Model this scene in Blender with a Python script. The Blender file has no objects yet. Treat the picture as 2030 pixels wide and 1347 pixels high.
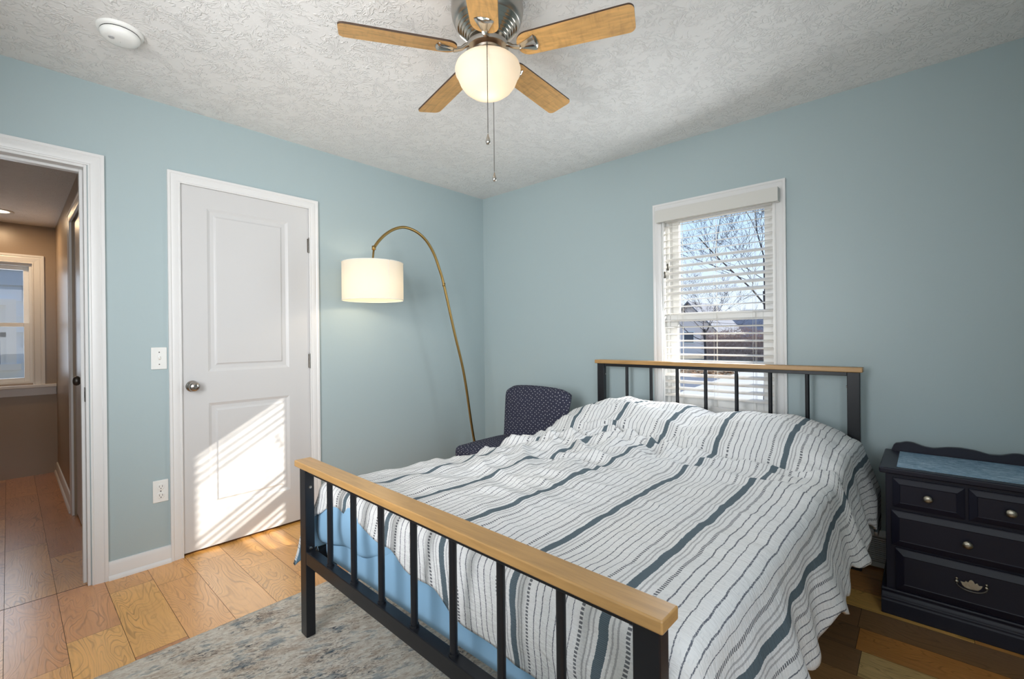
import bpy, bmesh, math, random
from mathutils import Vector, Matrix, noise
random.seed(7)
S = bpy.context.scene
COL = S.collection
PI = math.pi

# ------------------------------------------------------------------ camera
CAM = (2.9586, -2.9719, 1.1801)
YAW, PITCH, ROLL = 0.7488, -0.0011, -0.0104
F, PX, PY = 906.15, 991.22, 668.97
W_, H_ = 2030, 1347
f = Vector((-math.sin(YAW), math.cos(YAW), 0)); r = Vector((math.cos(YAW), math.sin(YAW), 0)); u = Vector((0, 0, 1))
f2 = f*math.cos(PITCH)+u*math.sin(PITCH); u2 = u*math.cos(PITCH)-f*math.sin(PITCH)
r3 = r*math.cos(ROLL)+u2*math.sin(ROLL); u3 = u2*math.cos(ROLL)-r*math.sin(ROLL)
cd = bpy.data.cameras.new('camera'); cam = bpy.data.objects.new('camera', cd); COL.objects.link(cam)
M = Matrix.Identity(4)
for i in range(3):
    M[i][0] = r3[i]; M[i][1] = u3[i]; M[i][2] = -f2[i]; M[i][3] = CAM[i]
cam.matrix_world = M
cd.sensor_width = 36; cd.sensor_fit = 'HORIZONTAL'; cd.lens = F/W_*36
cd.shift_x = (W_/2-PX)/W_; cd.shift_y = (PY-H_/2)/W_; cd.clip_start = 0.02
S.camera = cam

# ------------------------------------------------------------------ colour management, world, sun, large lights
S.view_settings.view_transform = 'Standard'; S.view_settings.look = 'None'
S.view_settings.gamma = 1; S.view_settings.use_curve_mapping = False
S.view_settings.exposure = 0.35
S.cycles.use_denoising = True
S.cycles.max_bounces = 10; S.cycles.diffuse_bounces = 5; S.cycles.glossy_bounces = 4
S.cycles.transparent_max_bounces = 24; S.cycles.transmission_bounces = 6
S.cycles.sample_clamp_indirect = 6; S.cycles.caustics_reflective = False; S.cycles.caustics_refractive = False

wd = bpy.data.worlds.new('sky'); S.world = wd; wd.use_nodes = True
nt = wd.node_tree; nt.nodes.clear()
wo = nt.nodes.new('ShaderNodeOutputWorld'); bg = nt.nodes.new('ShaderNodeBackground')
tc = nt.nodes.new('ShaderNodeTexCoord'); sx = nt.nodes.new('ShaderNodeSeparateXYZ'); cr = nt.nodes.new('ShaderNodeValToRGB')
nt.links.new(tc.outputs['Generated'], sx.inputs[0]); nt.links.new(sx.outputs[2], cr.inputs[0])
cr.color_ramp.elements[0].position = 0.0; cr.color_ramp.elements[0].color = (.80, .87, .98, 1)
cr.color_ramp.elements[1].position = 0.55; cr.color_ramp.elements[1].color = (.26, .47, .86, 1)
e = cr.color_ramp.elements.new(.22); e.color = (.50, .70, .97, 1)
nt.links.new(cr.outputs[0], bg.inputs[0]); bg.inputs[1].default_value = 1.05
nt.links.new(bg.outputs[0], wo.inputs[0])

def light(name, kind, loc, energy, color, direction=None, **k):
    d = bpy.data.lights.new(name, kind); d.energy = energy; d.color = color
    for a, b in k.items(): setattr(d, a, b)
    o = bpy.data.objects.new(name, d); COL.objects.link(o); o.location = loc
    if direction is not None:
        o.rotation_euler = Vector(direction).to_track_quat('-Z', 'Y').to_euler()
    return o
SUN_DIR = Vector((-1, -1.055, -.620))
light('sun', 'SUN', (6, 7, 6), 7.5, (1, .93, .83), SUN_DIR, angle=.009)
# added fill lamps, set in made-up openings of the right and back walls
light('added_fill_right', 'AREA', (3.66, -2.95, 1.55), 17, (.93, .96, 1.0), (-1, .08, -.12), shape='RECTANGLE', size=.70, size_y=1.2)
light('added_fill_back', 'AREA', (1.90, -3.54, 1.50), 22, (.98, .985, 1.0), (-.55, 1, .02), shape='RECTANGLE', size=.96, size_y=1.2, spread=2.0)
# sky light entering by the visible window and by the hall window
light('daylight_bed_window', 'AREA', (2.005, -.085, 1.42), 9, (.92, .96, 1.0), (-.25, -1, -.12), shape='RECTANGLE', size=.60, size_y=.95)
light('daylight_hall_window', 'AREA', (-2.98, -3.13, 1.35), 3, (.80, .89, 1.0), (1, .1, -.1), shape='RECTANGLE', size=.52, size_y=.95)

# ------------------------------------------------------------------ node helpers and materials
def mat(name):
    m = bpy.data.materials.new(name); m.use_nodes = True
    n = m.node_tree; b = n.nodes['Principled BSDF']
    return m, n, b
def simple(name, col, rough=.5, metal=0, spec=None, bump=0, bscale=60, coat=0, var=0, vscale=8):
    m, n, b = mat(name)
    b.inputs['Base Color'].default_value = (*col, 1); b.inputs['Roughness'].default_value = rough; b.inputs['Metallic'].default_value = metal
    if spec is not None: b.inputs['Specular IOR Level'].default_value = spec
    if coat: b.inputs['Coat Weight'].default_value = coat; b.inputs['Coat Roughness'].default_value = .15
    c = N(n, 'ShaderNodeTexCoord')
    if bump:
        t = N(n, 'ShaderNodeTexNoise'); t.inputs['Scale'].default_value = bscale; t.inputs['Detail'].default_value = 4
        L(n, c, 'Object', t, 'Vector'); bp = N(n, 'ShaderNodeBump'); bp.inputs['Strength'].default_value = bump; bp.inputs['Distance'].default_value = .004
        L(n, t, 0, bp, 'Height'); L(n, bp, 0, b, 'Normal')
    if var:
        t = N(n, 'ShaderNodeTexNoise'); t.inputs['Scale'].default_value = vscale; t.inputs['Detail'].default_value = 5
        L(n, c, 'Object', t, 'Vector')
        mx = mixc(n, None, [x*(1-var) for x in col], [min(1, x*(1+var)) for x in col]); L(n, t, 0, mx, 0); n.links.new(mx.outputs[2], b.inputs['Base Color'])
    return m
def N(n, t, **k):
    x = n.nodes.new(t)
    for a, b in k.items(): setattr(x, a, b)
    return x
def L(n, a, ao, b, bi): n.links.new(a.outputs[ao], b.inputs[bi])
def mth(n, op, a=None, b=None, va=None, vb=None):
    x = N(n, 'ShaderNodeMath', operation=op)
    for i, (s, v) in enumerate(((a, va), (b, vb))):
        if s is not None: n.links.new(s, x.inputs[i])
        elif v is not None: x.inputs[i].default_value = v
    return x.outputs[0]
def mixc(n, fac, a, b):
    x = N(n, 'ShaderNodeMix', data_type='RGBA')
    # socket indices for RGBA mix: factor 0, A 6, B 7, result 2
    class P: pass
    p = P(); p.node = x
    p.inputs = {0: x.inputs[0], 6: x.inputs[6], 7: x.inputs[7]}; p.outputs = {2: x.outputs[2]}
    for k, v in ((6, a), (7, b)):
        if v is None: continue
        if hasattr(v, 'is_output'): n.links.new(v, x.inputs[k])
        else: x.inputs[k].default_value = (*v[:3], 1)
    if fac is not None:
        if hasattr(fac, 'is_output'): n.links.new(fac, x.inputs[0])
        else: x.inputs[0].default_value = fac
    return p
def ramp(n, src, stops, const=False):
    x = N(n, 'ShaderNodeValToRGB'); c = x.color_ramp
    if const: c.interpolation = 'CONSTANT'
    while len(c.elements) < len(stops): c.elements.new(.5)
    for e, (p, v) in zip(c.elements, stops):
        e.position = p; e.color = (*v[:3], 1) if hasattr(v, '__len__') else (v, v, v, 1)
    n.links.new(src, x.inputs[0]); return x.outputs[0]
def noi(n, vec, scale, detail=3, rough=.5, dist=0, dim='3D'):
    t = N(n, 'ShaderNodeTexNoise', noise_dimensions=dim); t.inputs['Scale'].default_value = scale; t.inputs['Detail'].default_value = detail
    t.inputs['Roughness'].default_value = rough; t.inputs['Distortion'].default_value = dist
    n.links.new(vec, t.inputs['Vector']); return t.outputs[0]
def mapping(n, vec, sc=(1, 1, 1), rot=(0, 0, 0), loc=(0, 0, 0)):
    m = N(n, 'ShaderNodeMapping'); m.inputs['Scale'].default_value = sc; m.inputs['Rotation'].default_value = rot; m.inputs['Location'].default_value = loc
    n.links.new(vec, m.inputs['Vector']); return m.outputs[0]
def bump(n, b, h, strength=.3, dist=.004):
    bp = N(n, 'ShaderNodeBump'); bp.inputs['Strength'].default_value = strength; bp.inputs['Distance'].default_value = dist
    n.links.new(h, bp.inputs['Height']); n.links.new(bp.outputs[0], b.inputs['Normal'])

WALL = simple('blue_wall_paint', (.395, .480, .495), .42, spec=.35, bump=.06, bscale=140)
TRIM = simple('white_trim_paint', (.74, .735, .725), .35, spec=.4)
DOORM = simple('white_door_paint', (.61, .605, .60), .32, spec=.45, bump=.02, bscale=90)
PLASTIC = simple('white_plastic', (.80, .80, .77), .35)
HALLW = simple('tan_hall_paint', (.33, .245, .165), .30, bump=.06, bscale=120)
VINYL = simple('white_vinyl', (.82, .82, .80), .35)
SLATM = simple('white_blind_slat', (.84, .82, .78), .4)
VALM = simple('grey_white_valance', (.62, .61, .57), .5)
BLACK = simple('black_painted_metal', (.008, .009, .012), .33, spec=.4, bump=.05, bscale=30)
DARKMETAL = simple('dark_metal', (.10, .09, .08), .4, metal=.8)
PEWTER = simple('satin_nickel', (.42, .40, .37), .28, metal=1)
CHROME = simple('polished_nickel', (.55, .52, .47), .16, metal=1)
COPPER = simple('warm_bronze', (.50, .29, .16), .3, metal=1)
BRASS = simple('antique_brass', (.38, .25, .09), .32, metal=1)
SHEET = simple('blue_cotton_sheet', (.26, .46, .66), .85, bump=.25, bscale=9)
NAVY = simple('navy_black_paint', (.009, .009, .020), .40, spec=.35, bump=.08, bscale=25)
KNOBM = simple('aged_pewter', (.46, .42, .34), .3, metal=1, bump=.4, bscale=160)
NICKELK = simple('brushed_steel', (.42, .39, .36), .22, metal=1)
DARK = simple('dark_slot', (.02, .02, .02), .6)
SUBF = simple('floor_seam', (.055, .032, .018), .8)
CORD = simple('white_cord', (.75, .74, .70), .8)
TASSEL = simple('dark_tassel', (.10, .09, .07), .5)

def m_ceiling():
    m, n, b = mat('stomped_ceiling_texture'); b.inputs['Base Color'].default_value = (.80, .79, .77, 1); b.inputs['Roughness'].default_value = .85
    c = N(n, 'ShaderNodeTexCoord').outputs['Object']
    v = N(n, 'ShaderNodeTexVoronoi'); v.inputs['Scale'].default_value = 5.5; n.links.new(c, v.inputs['Vector'])
    s = N(n, 'ShaderNodeVectorMath', operation='SCALE'); s.inputs['Scale'].default_value = 5.5; n.links.new(c, s.inputs[0])
    pos = N(n, 'ShaderNodeVectorMath', operation='SCALE'); pos.inputs['Scale'].default_value = 5.5; n.links.new(v.outputs['Position'], pos.inputs[0])
    d = N(n, 'ShaderNodeVectorMath', operation='SUBTRACT'); n.links.new(s.outputs[0], d.inputs[0]); n.links.new(pos.outputs[0], d.inputs[1])
    sp = N(n, 'ShaderNodeSeparateXYZ'); n.links.new(d.outputs[0], sp.inputs[0])
    ang = mth(n, 'ARCTAN2', sp.outputs[1], sp.outputs[0])
    rad = N(n, 'ShaderNodeVectorMath', operation='LENGTH'); n.links.new(d.outputs[0], rad.inputs[0])
    cb = N(n, 'ShaderNodeCombineXYZ'); n.links.new(mth(n, 'MULTIPLY', ang, None, vb=3.2), cb.inputs[0]); n.links.new(mth(n, 'MULTIPLY', rad.outputs['Value'], None, vb=4.0), cb.inputs[1])
    n.links.new(mth(n, 'MULTIPLY', v.outputs['Color'], None, vb=30), cb.inputs[2])
    def ridge(src, w): return ramp(n, mth(n, 'ABSOLUTE', mth(n, 'SUBTRACT', src, None, vb=.5)), [(0, 1), (w*.45, .8), (w, 0)])
    streak = noi(n, cb.outputs[0], 1.0, 2, .5, .8)
    m1 = ramp(n, noi(n, c, 13, 2, .5), [(.44, 0), (.52, 1)])
    worm = noi(n, c, 17, 2, .55, 1.6)
    m2 = ramp(n, noi(n, c, 21, 1, .5), [(.46, 0), (.54, 1)])
    h = mth(n, 'MAXIMUM', mth(n, 'MULTIPLY', ridge(streak, .045), m1), mth(n, 'MULTIPLY', mth(n, 'MULTIPLY', ridge(worm, .040), m2), None, vb=.8))
    h = mth(n, 'ADD', h, mth(n, 'MULTIPLY', noi(n, c, 60, 3, .6), None, vb=.18))
    bump(n, b, h, .58, .006)
    return m
CEIL = m_ceiling()

def m_floor():
    m, n, b = mat('hickory_planks')
    a = N(n, 'ShaderNodeAttribute', attribute_name='plank')
    c = N(n, 'ShaderNodeTexCoord').outputs['Object']
    off = N(n, 'ShaderNodeCombineXYZ'); n.links.new(mth(n, 'MULTIPLY', a.outputs['Alpha'], None, vb=37), off.inputs[0]); n.links.new(mth(n, 'MULTIPLY', a.outputs['Alpha'], None, vb=91), off.inputs[1])
    ad = N(n, 'ShaderNodeVectorMath', operation='ADD'); n.links.new(c, ad.inputs[0]); n.links.new(off.outputs[0], ad.inputs[1]); p = ad.outputs[0]
    big = noi(n, mapping(n, p, (1.7, 6.0, 1)), 1.0, 2.5, .42, .5)
    rings = mth(n, 'SINE', mth(n, 'MULTIPLY', big, None, vb=190))
    rings2 = mth(n, 'SINE', mth(n, 'MULTIPLY', big, None, vb=330))
    amp = ramp(n, noi(n, mapping(n, p, (2.5, 7, 1)), 1.0, 2), [(.35, .15), (.6, 1)])
    rl = mth(n, 'MULTIPLY', mth(n, 'ADD', ramp(n, mth(n, 'MULTIPLY_ADD', rings, None, vb=.5), [(0, 1), (.06, .6), (.20, 0)]), mth(n, 'MULTIPLY', ramp(n, mth(n, 'MULTIPLY_ADD', rings2, None, vb=.5), [(0, 1), (.3, 0)]), None, vb=.35)), amp)
    fine = noi(n, mapping(n, p, (5, 90, 1)), 1.0, 3, .6)
    blot = noi(n, mapping(n, p, (2.2, 5, 1)), 1.0, 3, .6)
    knot = noi(n, mapping(n, p, (4.2, 7, 1)), 1.0, 2, .5)
    kn = ramp(n, knot, [(.0, 1), (.22, .9), (.30, 0), (1, 0)])
    dk = mixc(n, None, a.outputs['Color'], (0, 0, 0)); 
    hs = N(n, 'ShaderNodeHueSaturation'); hs.inputs['Saturation'].default_value = 1.12; hs.inputs['Value'].default_value = .46; n.links.new(a.outputs['Color'], hs.inputs['Color'])
    hs2 = N(n, 'ShaderNodeHueSaturation'); hs2.inputs['Value'].default_value = 1.22; n.links.new(a.outputs['Color'], hs2.inputs['Color'])
    c1 = mixc(n, ramp(n, blot, [(.35, 0), (.68, 1)]), hs2.outputs[0], a.outputs['Color']).outputs[2]
    c2 = mixc(n, mth(n, 'MULTIPLY', rl, None, vb=.62), c1, hs.outputs[0]).outputs[2]
    c3 = mixc(n, ramp(n, fine, [(.5, 0), (.75, .35)]), c2, hs.outputs[0]).outputs[2]
    c4 = mixc(n, mth(n, 'MULTIPLY', kn, None, vb=.8), c3, (.05, .022, .008)).outputs[2]
    n.links.new(c4, b.inputs['Base Color'])
    b.inputs['Roughness'].default_value = .32; b.inputs['Specular IOR Level'].default_value = .5; b.inputs['Coat Weight'].default_value = .8; b.inputs['Coat Roughness'].default_value = .24; b.inputs['Coat IOR'].default_value = 1.6
    bump(n, b, mth(n, 'ADD', rl, fine), .12, .002)
    return m
FLOORM = m_floor()

def m_wood(name, col, sc=(3, 60, 60), dark=.72, rough=.4, cross=False):
    m, n, b = mat(name)
    c = N(n, 'ShaderNodeTexCoord').outputs['UV']
    g = noi(n, mapping(n, c, sc), 1.0, 4, .6, .4)
    big = noi(n, mapping(n, c, (sc[0]*.6, sc[1]*.22, 1)), 1.0, 2, .5, .8)
    rings = mth(n, 'SINE', mth(n, 'MULTIPLY', big, None, vb=40))
    fac = mth(n, 'ADD', ramp(n, g, [(.35, 0), (.7, .8)]), mth(n, 'MULTIPLY', ramp(n, rings, [(0, 0), (1, .35)]), None, vb=.7))
    if cross:
        g2 = noi(n, mapping(n, c, (sc[1]*.9, sc[0]*1.5, 1)), 1.0, 3, .6)
        fac = mth(n, 'ADD', fac, ramp(n, g2, [(.5, 0), (.72, .5)]))
    x = mixc(n, fac, col, [v*dark for v in col])
    n.links.new(x.outputs[2], b.inputs['Base Color']); b.inputs['Roughness'].default_value = rough
    return m
OAK = m_wood('golden_oak_rail', (.50, .285, .105), (4, 70, 1), .74, .33)
BLADE = m_wood('honey_oak_blade', (.78, .44, .15), (7, 60, 1), .66, .42, cross=True)
BLADEEDGE = simple('dark_blade_edge', (.05, .025, .012), .5)
ENDWOOD = m_wood('worn_pale_oak', (.46, .36, .24), (14, 60, 1), .6, .6)

def m_rug():
    m, n, b = mat('mottled_grey_rug')
    c = N(n, 'ShaderNodeTexCoord').outputs['Object']
    c = mapping(n, c, (1, 1, 1), (0, 0, .3))
    A = noi(n, mapping(n, c, (120, 46, 40)), 1.0, 5, .78, .8)
    Bn = noi(n, mapping(n, c, (9, 5, 7)), 1.0, 4, .65)
    f1 = mth(n, 'ADD', mth(n, 'MULTIPLY', A, None, vb=.74), mth(n, 'MULTIPLY', Bn, None, vb=.36))
    col = ramp(n, f1, [(.40, (.06, .07, .085)), (.43, (.15, .165, .18)), (.475, (.46, .39, .32)), (.52, (.70, .62, .52)), (.61, (.86, .80, .70))])
    hue = noi(n, mapping(n, c, (26, 10, 9)), 1.0, 3, .7)
    warm = mixc(n, ramp(n, hue, [(.50, 0), (.66, .55)]), col, (.42, .29, .20)).outputs[2]
    tint = mixc(n, ramp(n, hue, [(.34, .60), (.47, 0)]), warm, (.13, .20, .25)).outputs[2]
    col = tint
    n.links.new(col, b.inputs['Base Color']); b.inputs['Roughness'].default_value = .95; b.inputs['Specular IOR Level'].default_value = .1
    bump(n, b, A, .8, .012)
    return m
RUG = m_rug()

PERIOD = .278
def m_comforter():
    m, n, b = mat('striped_seersucker')
    uv = N(n, 'ShaderNodeTexCoord').outputs['UV']
    sp = N(n, 'ShaderNodeSeparateXYZ'); n.links.new(uv, sp.inputs[0])
    wob = noi(n, mapping(n, uv, (9, 14, 1)), 1.0, 2, .5)
    s = mth(n, 'ADD', sp.outputs[0], mth(n, 'MULTIPLY', mth(n, 'SUBTRACT', wob, None, vb=.5), None, vb=.008))
    fine = noi(n, mapping(n, uv, (60, 260, 1)), 1.0, 2, .5)
    s = mth(n, 'ADD', s, mth(n, 'MULTIPLY', mth(n, 'SUBTRACT', fine, None, vb=.5), None, vb=.0042))
    fr = mth(n, 'FRACT', mth(n, 'DIVIDE', mth(n, 'ADD', s, None, vb=PERIOD*6+.012), None, vb=PERIOD))
    P = PERIOD
    def bands(lst):
        st = [(0, 0)]
        for a, w in lst: st += [((a+.012)/P-w/P/2, 1), ((a+.012)/P+w/P/2, 0)]
        return ramp(n, fr, st, True)
    thick = bands([(0, .0225)])
    lines = bands([(.080+.0232*i, .0031) for i in range(6)])
    grey = bands([(.0215, .0045), (.0335, .0045), (.2415, .0045), (.2535, .0045)])
    dash = bands([(.054, .0085), (.221, .0085)])
    t = sp.outputs[1]
    dm = mth(n, 'GREATER_THAN', mth(n, 'FRACT', mth(n, 'MULTIPLY', t, None, vb=112)), None, vb=.38)
    weave = mth(n, 'GREATER_THAN', mth(n, 'FRACT', mth(n, 'MULTIPLY', t, None, vb=260)), None, vb=.3)
    base = mixc(n, noi(n, mapping(n, uv, (2, 2, 1)), 1.0, 3, .6), (.72, .74, .77), (.76, .745, .71)).outputs[2]
    slub = mth(n, 'MULTIPLY', ramp(n, noi(n, mapping(n, uv, (330, 45, 1)), 1.0, 2, .5), [(.60, 0), (.68, 1)]), None, vb=.22)
    base = mixc(n, slub, base, (.35, .39, .43)).outputs[2]
    c = mixc(n, mth(n, 'MULTIPLY', grey, None, vb=.55), base, (.20, .20, .22)).outputs[2]
    brk = ramp(n, noi(n, mapping(n, uv, (40, 210, 1)), 1.0, 2, .6), [(.36, .60), (.50, 1)])
    c = mixc(n, mth(n, 'MULTIPLY', mth(n, 'MULTIPLY', lines, brk), None, vb=.92), c, (.085, .095, .125)).outputs[2]
    c = mixc(n, mth(n, 'MULTIPLY', mth(n, 'MULTIPLY', dash, dm), None, vb=.85), c, (.06, .066, .085)).outputs[2]
    tk = mixc(n, weave, (.115, .155, .18), (.055, .090, .115)).outputs[2]
    c = mixc(n, mth(n, 'MULTIPLY', thick, None, vb=.95), c, tk).outputs[2]
    n.links.new(c, b.inputs['Base Color']); b.inputs['Roughness'].default_value = .9; b.inputs['Specular IOR Level'].default_value = .15
    puck = noi(n, mapping(n, uv, (34, 130, 1)), 1.0, 3, .6)
    big = noi(n, mapping(n, uv, (12, 20, 1)), 1.0, 3, .6, .6)
    bump(n, b, mth(n, 'ADD', mth(n, 'MULTIPLY', puck, None, vb=.5), big), .55, .010)
    return m
COMF = m_comforter()

def m_chair():
    m, n, b = mat('navy_flecked_upholstery')
    uv = mapping(n, N(n, 'ShaderNodeTexCoord').outputs['UV'], (38, 52, 1), (0, 0, .6))
    v = N(n, 'ShaderNodeTexVoronoi', voronoi_dimensions='2D'); v.inputs['Randomness'].default_value = .38; v.inputs['Scale'].default_value = 1
    n.links.new(uv, v.inputs['Vector'])
    d = ramp(n, v.outputs['Distance'], [(.095, 1), (.16, 0)])
    x = mixc(n, d, (.036, .038, .062), (.48, .46, .48))
    n.links.new(x.outputs[2], b.inputs['Base Color']); b.inputs['Roughness'].default_value = .9; b.inputs['Specular IOR Level'].default_value = .2
    bump(n, b, noi(n, mapping(n, N(n, 'ShaderNodeTexCoord').outputs['UV'], (400, 400, 1)), 1, 2), .2, .002)
    return m
CHAIR = m_chair()

def m_marble():
    m, n, b = mat('blue_marbled_paper')
    uv = N(n, 'ShaderNodeTexCoord').outputs['UV']
    a = noi(n, mapping(n, uv, (26, 60, 1)), 1, 6, .75, 1.2)
    c = ramp(n, a, [(.33, (.06, .14, .24)), (.48, (.20, .34, .48)), (.6, (.42, .56, .67)), (.72, (.62, .72, .78))])
    n.links.new(c, b.inputs['Base Color']); b.inputs['Roughness'].default_value = .4
    return m
MARBLE = m_marble()

def m_shade(name, col, emit, es, tr=.5):
    m, n, b = mat(name)
    n.nodes.remove(b); o = n.nodes['Material Output']
    d = N(n, 'ShaderNodeBsdfDiffuse'); d.inputs[0].default_value = (*col, 1)
    t = N(n, 'ShaderNodeBsdfTranslucent'); t.inputs[0].default_value = (*col, 1)
    mx = N(n, 'ShaderNodeMixShader'); mx.inputs[0].default_value = tr
    L(n, d, 0, mx, 1); L(n, t, 0, mx, 2)
    if es:
        em = N(n, 'ShaderNodeEmission'); em.inputs[0].default_value = (*emit, 1); em.inputs[1].default_value = es
        ad = N(n, 'ShaderNodeAddShader'); L(n, mx, 0, ad, 0); L(n, em, 0, ad, 1); mx = ad
    L(n, mx, 0, o, 0)
    return m
SHADE = m_shade('linen_lamp_shade', (.80, .74, .64), (1, .85, .62), .0, .34)
GLOBE = m_shade('frosted_white_glass', (.74, .69, .61), (1, .84, .62), .08, .45)

def m_glass():
    m, n, b = mat('window_glass'); n.nodes.remove(b); o = n.nodes['Material Output']
    t = N(n, 'ShaderNodeBsdfTransparent'); t.inputs[0].default_value = (.97, .98, .98, 1)
    g = N(n, 'ShaderNodeBsdfGlossy'); g.inputs['Roughness'].default_value = .02
    mx = N(n, 'ShaderNodeMixShader'); fr = N(n, 'ShaderNodeFresnel'); fr.inputs[0].default_value = 1.35
    L(n, fr, 0, mx, 0); L(n, t, 0, mx, 1); L(n, g, 0, mx, 2); L(n, mx, 0, o, 0)
    return m
GLASS = m_glass()
def m_emit(name, col, s):
    m, n, b = mat(name); n.nodes.remove(b)
    em = N(n, 'ShaderNodeEmission'); em.inputs[0].default_value = (*col, 1); em.inputs[1].default_value = s
    L(n, em, 0, n.nodes['Material Output'], 0); return m
BULB = m_emit('lit_lamp_lens', (1, .80, .52), 4)

# ------------------------------------------------------------------ geometry helpers
class G:
    def __init__(s): s.v = []; s.f = []; s.mi = []
    def add(s, vs, fs, mi=0):
        o = len(s.v); s.v += [Vector(p) for p in vs]
        for q in fs: s.f.append(tuple(i+o for i in q)); s.mi.append(mi)
        return s
    def box(s, x0, x1, y0, y1, z0, z1, mi=0):
        vs = [(x, y, z) for z in (z0, z1) for y in (y0, y1) for x in (x0, x1)]
        return s.add(vs, [(0, 2, 3, 1), (4, 5, 7, 6), (0, 1, 5, 4), (2, 6, 7, 3), (0, 4, 6, 2), (1, 3, 7, 5)], mi)
    def hexa(s, b, t, mi=0):   # bottom quad, top quad (same winding, ccw from above)
        return s.add(list(b)+list(t), [(3, 2, 1, 0), (4, 5, 6, 7), (0, 1, 5, 4), (1, 2, 6, 5), (2, 3, 7, 6), (3, 0, 4, 7)], mi)
    def lathe(s, prof, c=(0, 0, 0), n=32, axis='z', cap=True, mi=0):
        vs = []; fs = []
        for rr, h in prof:
            for i in range(n):
                a = 2*PI*i/n; p = (rr*math.cos(a), rr*math.sin(a), h)
                if axis == 'x': p = (h, p[0], p[1])
                if axis == 'y': p = (p[0], -h, p[1])
                vs.append((p[0]+c[0], p[1]+c[1], p[2]+c[2]))
        for j in range(len(prof)-1):
            for i in range(n):
                k = (i+1) % n; fs.append((j*n+i, j*n+k, (j+1)*n+k, (j+1)*n+i))
        if cap: fs.append(tuple(range(n))[::-1]); fs.append(tuple((len(prof)-1)*n+i for i in range(n)))
        return s.add(vs, fs, mi)
    def tube(s, pts, rad, n=10, mi=0):
        pts = [Vector(p) for p in pts]; rads = rad if hasattr(rad, '__len__') else [rad]*len(pts)
        vs = []; fs = []; prev = None
        for i, p in enumerate(pts):
            t = (pts[min(i+1, len(pts)-1)]-pts[max(i-1, 0)]).normalized()
            if prev is None: a = t.orthogonal().normalized()
            else:
                a = prev-t*prev.dot(t)
                a = a.normalized() if a.length > 1e-6 else t.orthogonal().normalized()
            prev = a; b = t.cross(a)
            for k in range(n):
                q = 2*PI*k/n; vs.append(p+(a*math.cos(q)+b*math.sin(q))*rads[i])
        for j in range(len(pts)-1):
            for k in range(n):
                l = (k+1) % n; fs.append((j*n+k, j*n+l, (j+1)*n+l, (j+1)*n+k))
        fs.append(tuple(range(n))[::-1]); fs.append(tuple((len(pts)-1)*n+k for k in range(n)))
        return s.add(vs, fs, mi)
    def prism(s, poly, axis, a, b, mi=0):   # poly in the two other axes
        def P(p, h):
            if axis == 'x': return (h, p[0], p[1])
            if axis == 'y': return (p[0], h, p[1])
            return (p[0], p[1], h)
        n = len(poly); vs = [P(p, a) for p in poly]+[P(p, b) for p in poly]
        fs = [tuple(range(n))[::-1], tuple(range(n, 2*n))]+[(i, (i+1) % n, n+(i+1) % n, n+i) for i in range(n)]
        return s.add(vs, fs, mi)
    def rot(s, ang, c):
        R = Matrix.Rotation(ang, 3, 'Z'); c = Vector(c); s.v = [R @ (p-c)+c for p in s.v]; return s

def boxuv(me):
    uvl = me.uv_layers.new(name='UVMap')
    for p in me.polygons:
        n = p.normal; ax = max(range(3), key=lambda i: abs(n[i]))
        for li in p.loop_indices:
            c = me.vertices[me.loops[li].vertex_index].co
            uvl.data[li].uv = (c.y, c.z) if ax == 0 else (c.x, c.z) if ax == 1 else (c.x, c.y)

def build(name, g, m, parent=None, bevel=0, smooth=False, seg=2, uv=True, fixn=True, sub=0, swapuv=False):
    off = parent.matrix_world.translation if (parent is not None and False) else Vector((0, 0, 0))
    if parent is not None: off = Vector(parent['_w'])
    me = bpy.data.meshes.new(name)
    me.from_pydata([tuple(p-off) for p in g.v], [], g.f)
    ms = m if isinstance(m, (list, tuple)) else [m]
    for q in ms: me.materials.append(q)
    for p, i in zip(me.polygons, g.mi): p.material_index = i
    if fixn:
        bm = bmesh.new(); bm.from_mesh(me); bmesh.ops.recalc_face_normals(bm, faces=bm.faces); bm.to_mesh(me); bm.free()
    me.update()
    if uv: boxuv(me)
    if smooth:
        for p in me.polygons: p.use_smooth = True
    o = bpy.data.objects.new(name, me); COL.objects.link(o)
    if parent is not None: o.parent = parent
    o['_w'] = tuple(off)
    if bevel:
        md = o.modifiers.new('bevel', 'BEVEL'); md.width = bevel; md.segments = seg; md.limit_method = 'ANGLE'; md.angle_limit = .6
        if not smooth and seg > 1:
            for p in me.polygons: p.use_smooth = True
            md.harden_normals = True
    if sub:
        md = o.modifiers.new('sub', 'SUBSURF'); md.levels = sub; md.render_levels = sub
    return o
def autosmooth(o, ang=.6):
    me = o.data
    for p in me.polygons: p.use_smooth = True
    bm = bmesh.new(); bm.from_mesh(me)
    for e in bm.edges:
        if len(e.link_faces) == 2 and e.calc_face_angle(0) > ang: e.smooth = False
    bm.to_mesh(me); bm.free(); return o
def thing(name, label, cat, loc, group=None, kind=None):
    o = bpy.data.objects.new(name, None); COL.objects.link(o); o.location = loc; o.empty_display_size = .1
    o['_w'] = tuple(loc); return tag(o, label, cat, group, kind)
def tag(o, label=None, cat=None, group=None, kind=None):
    if label: o['label'] = label
    if cat: o['category'] = cat
    if group: o['group'] = group
    if kind: o['kind'] = kind
    return o
def struct(name, g, m, label, cat, **k):
    return tag(build(name, g, m, **k), label, cat, None, 'structure')

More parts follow.
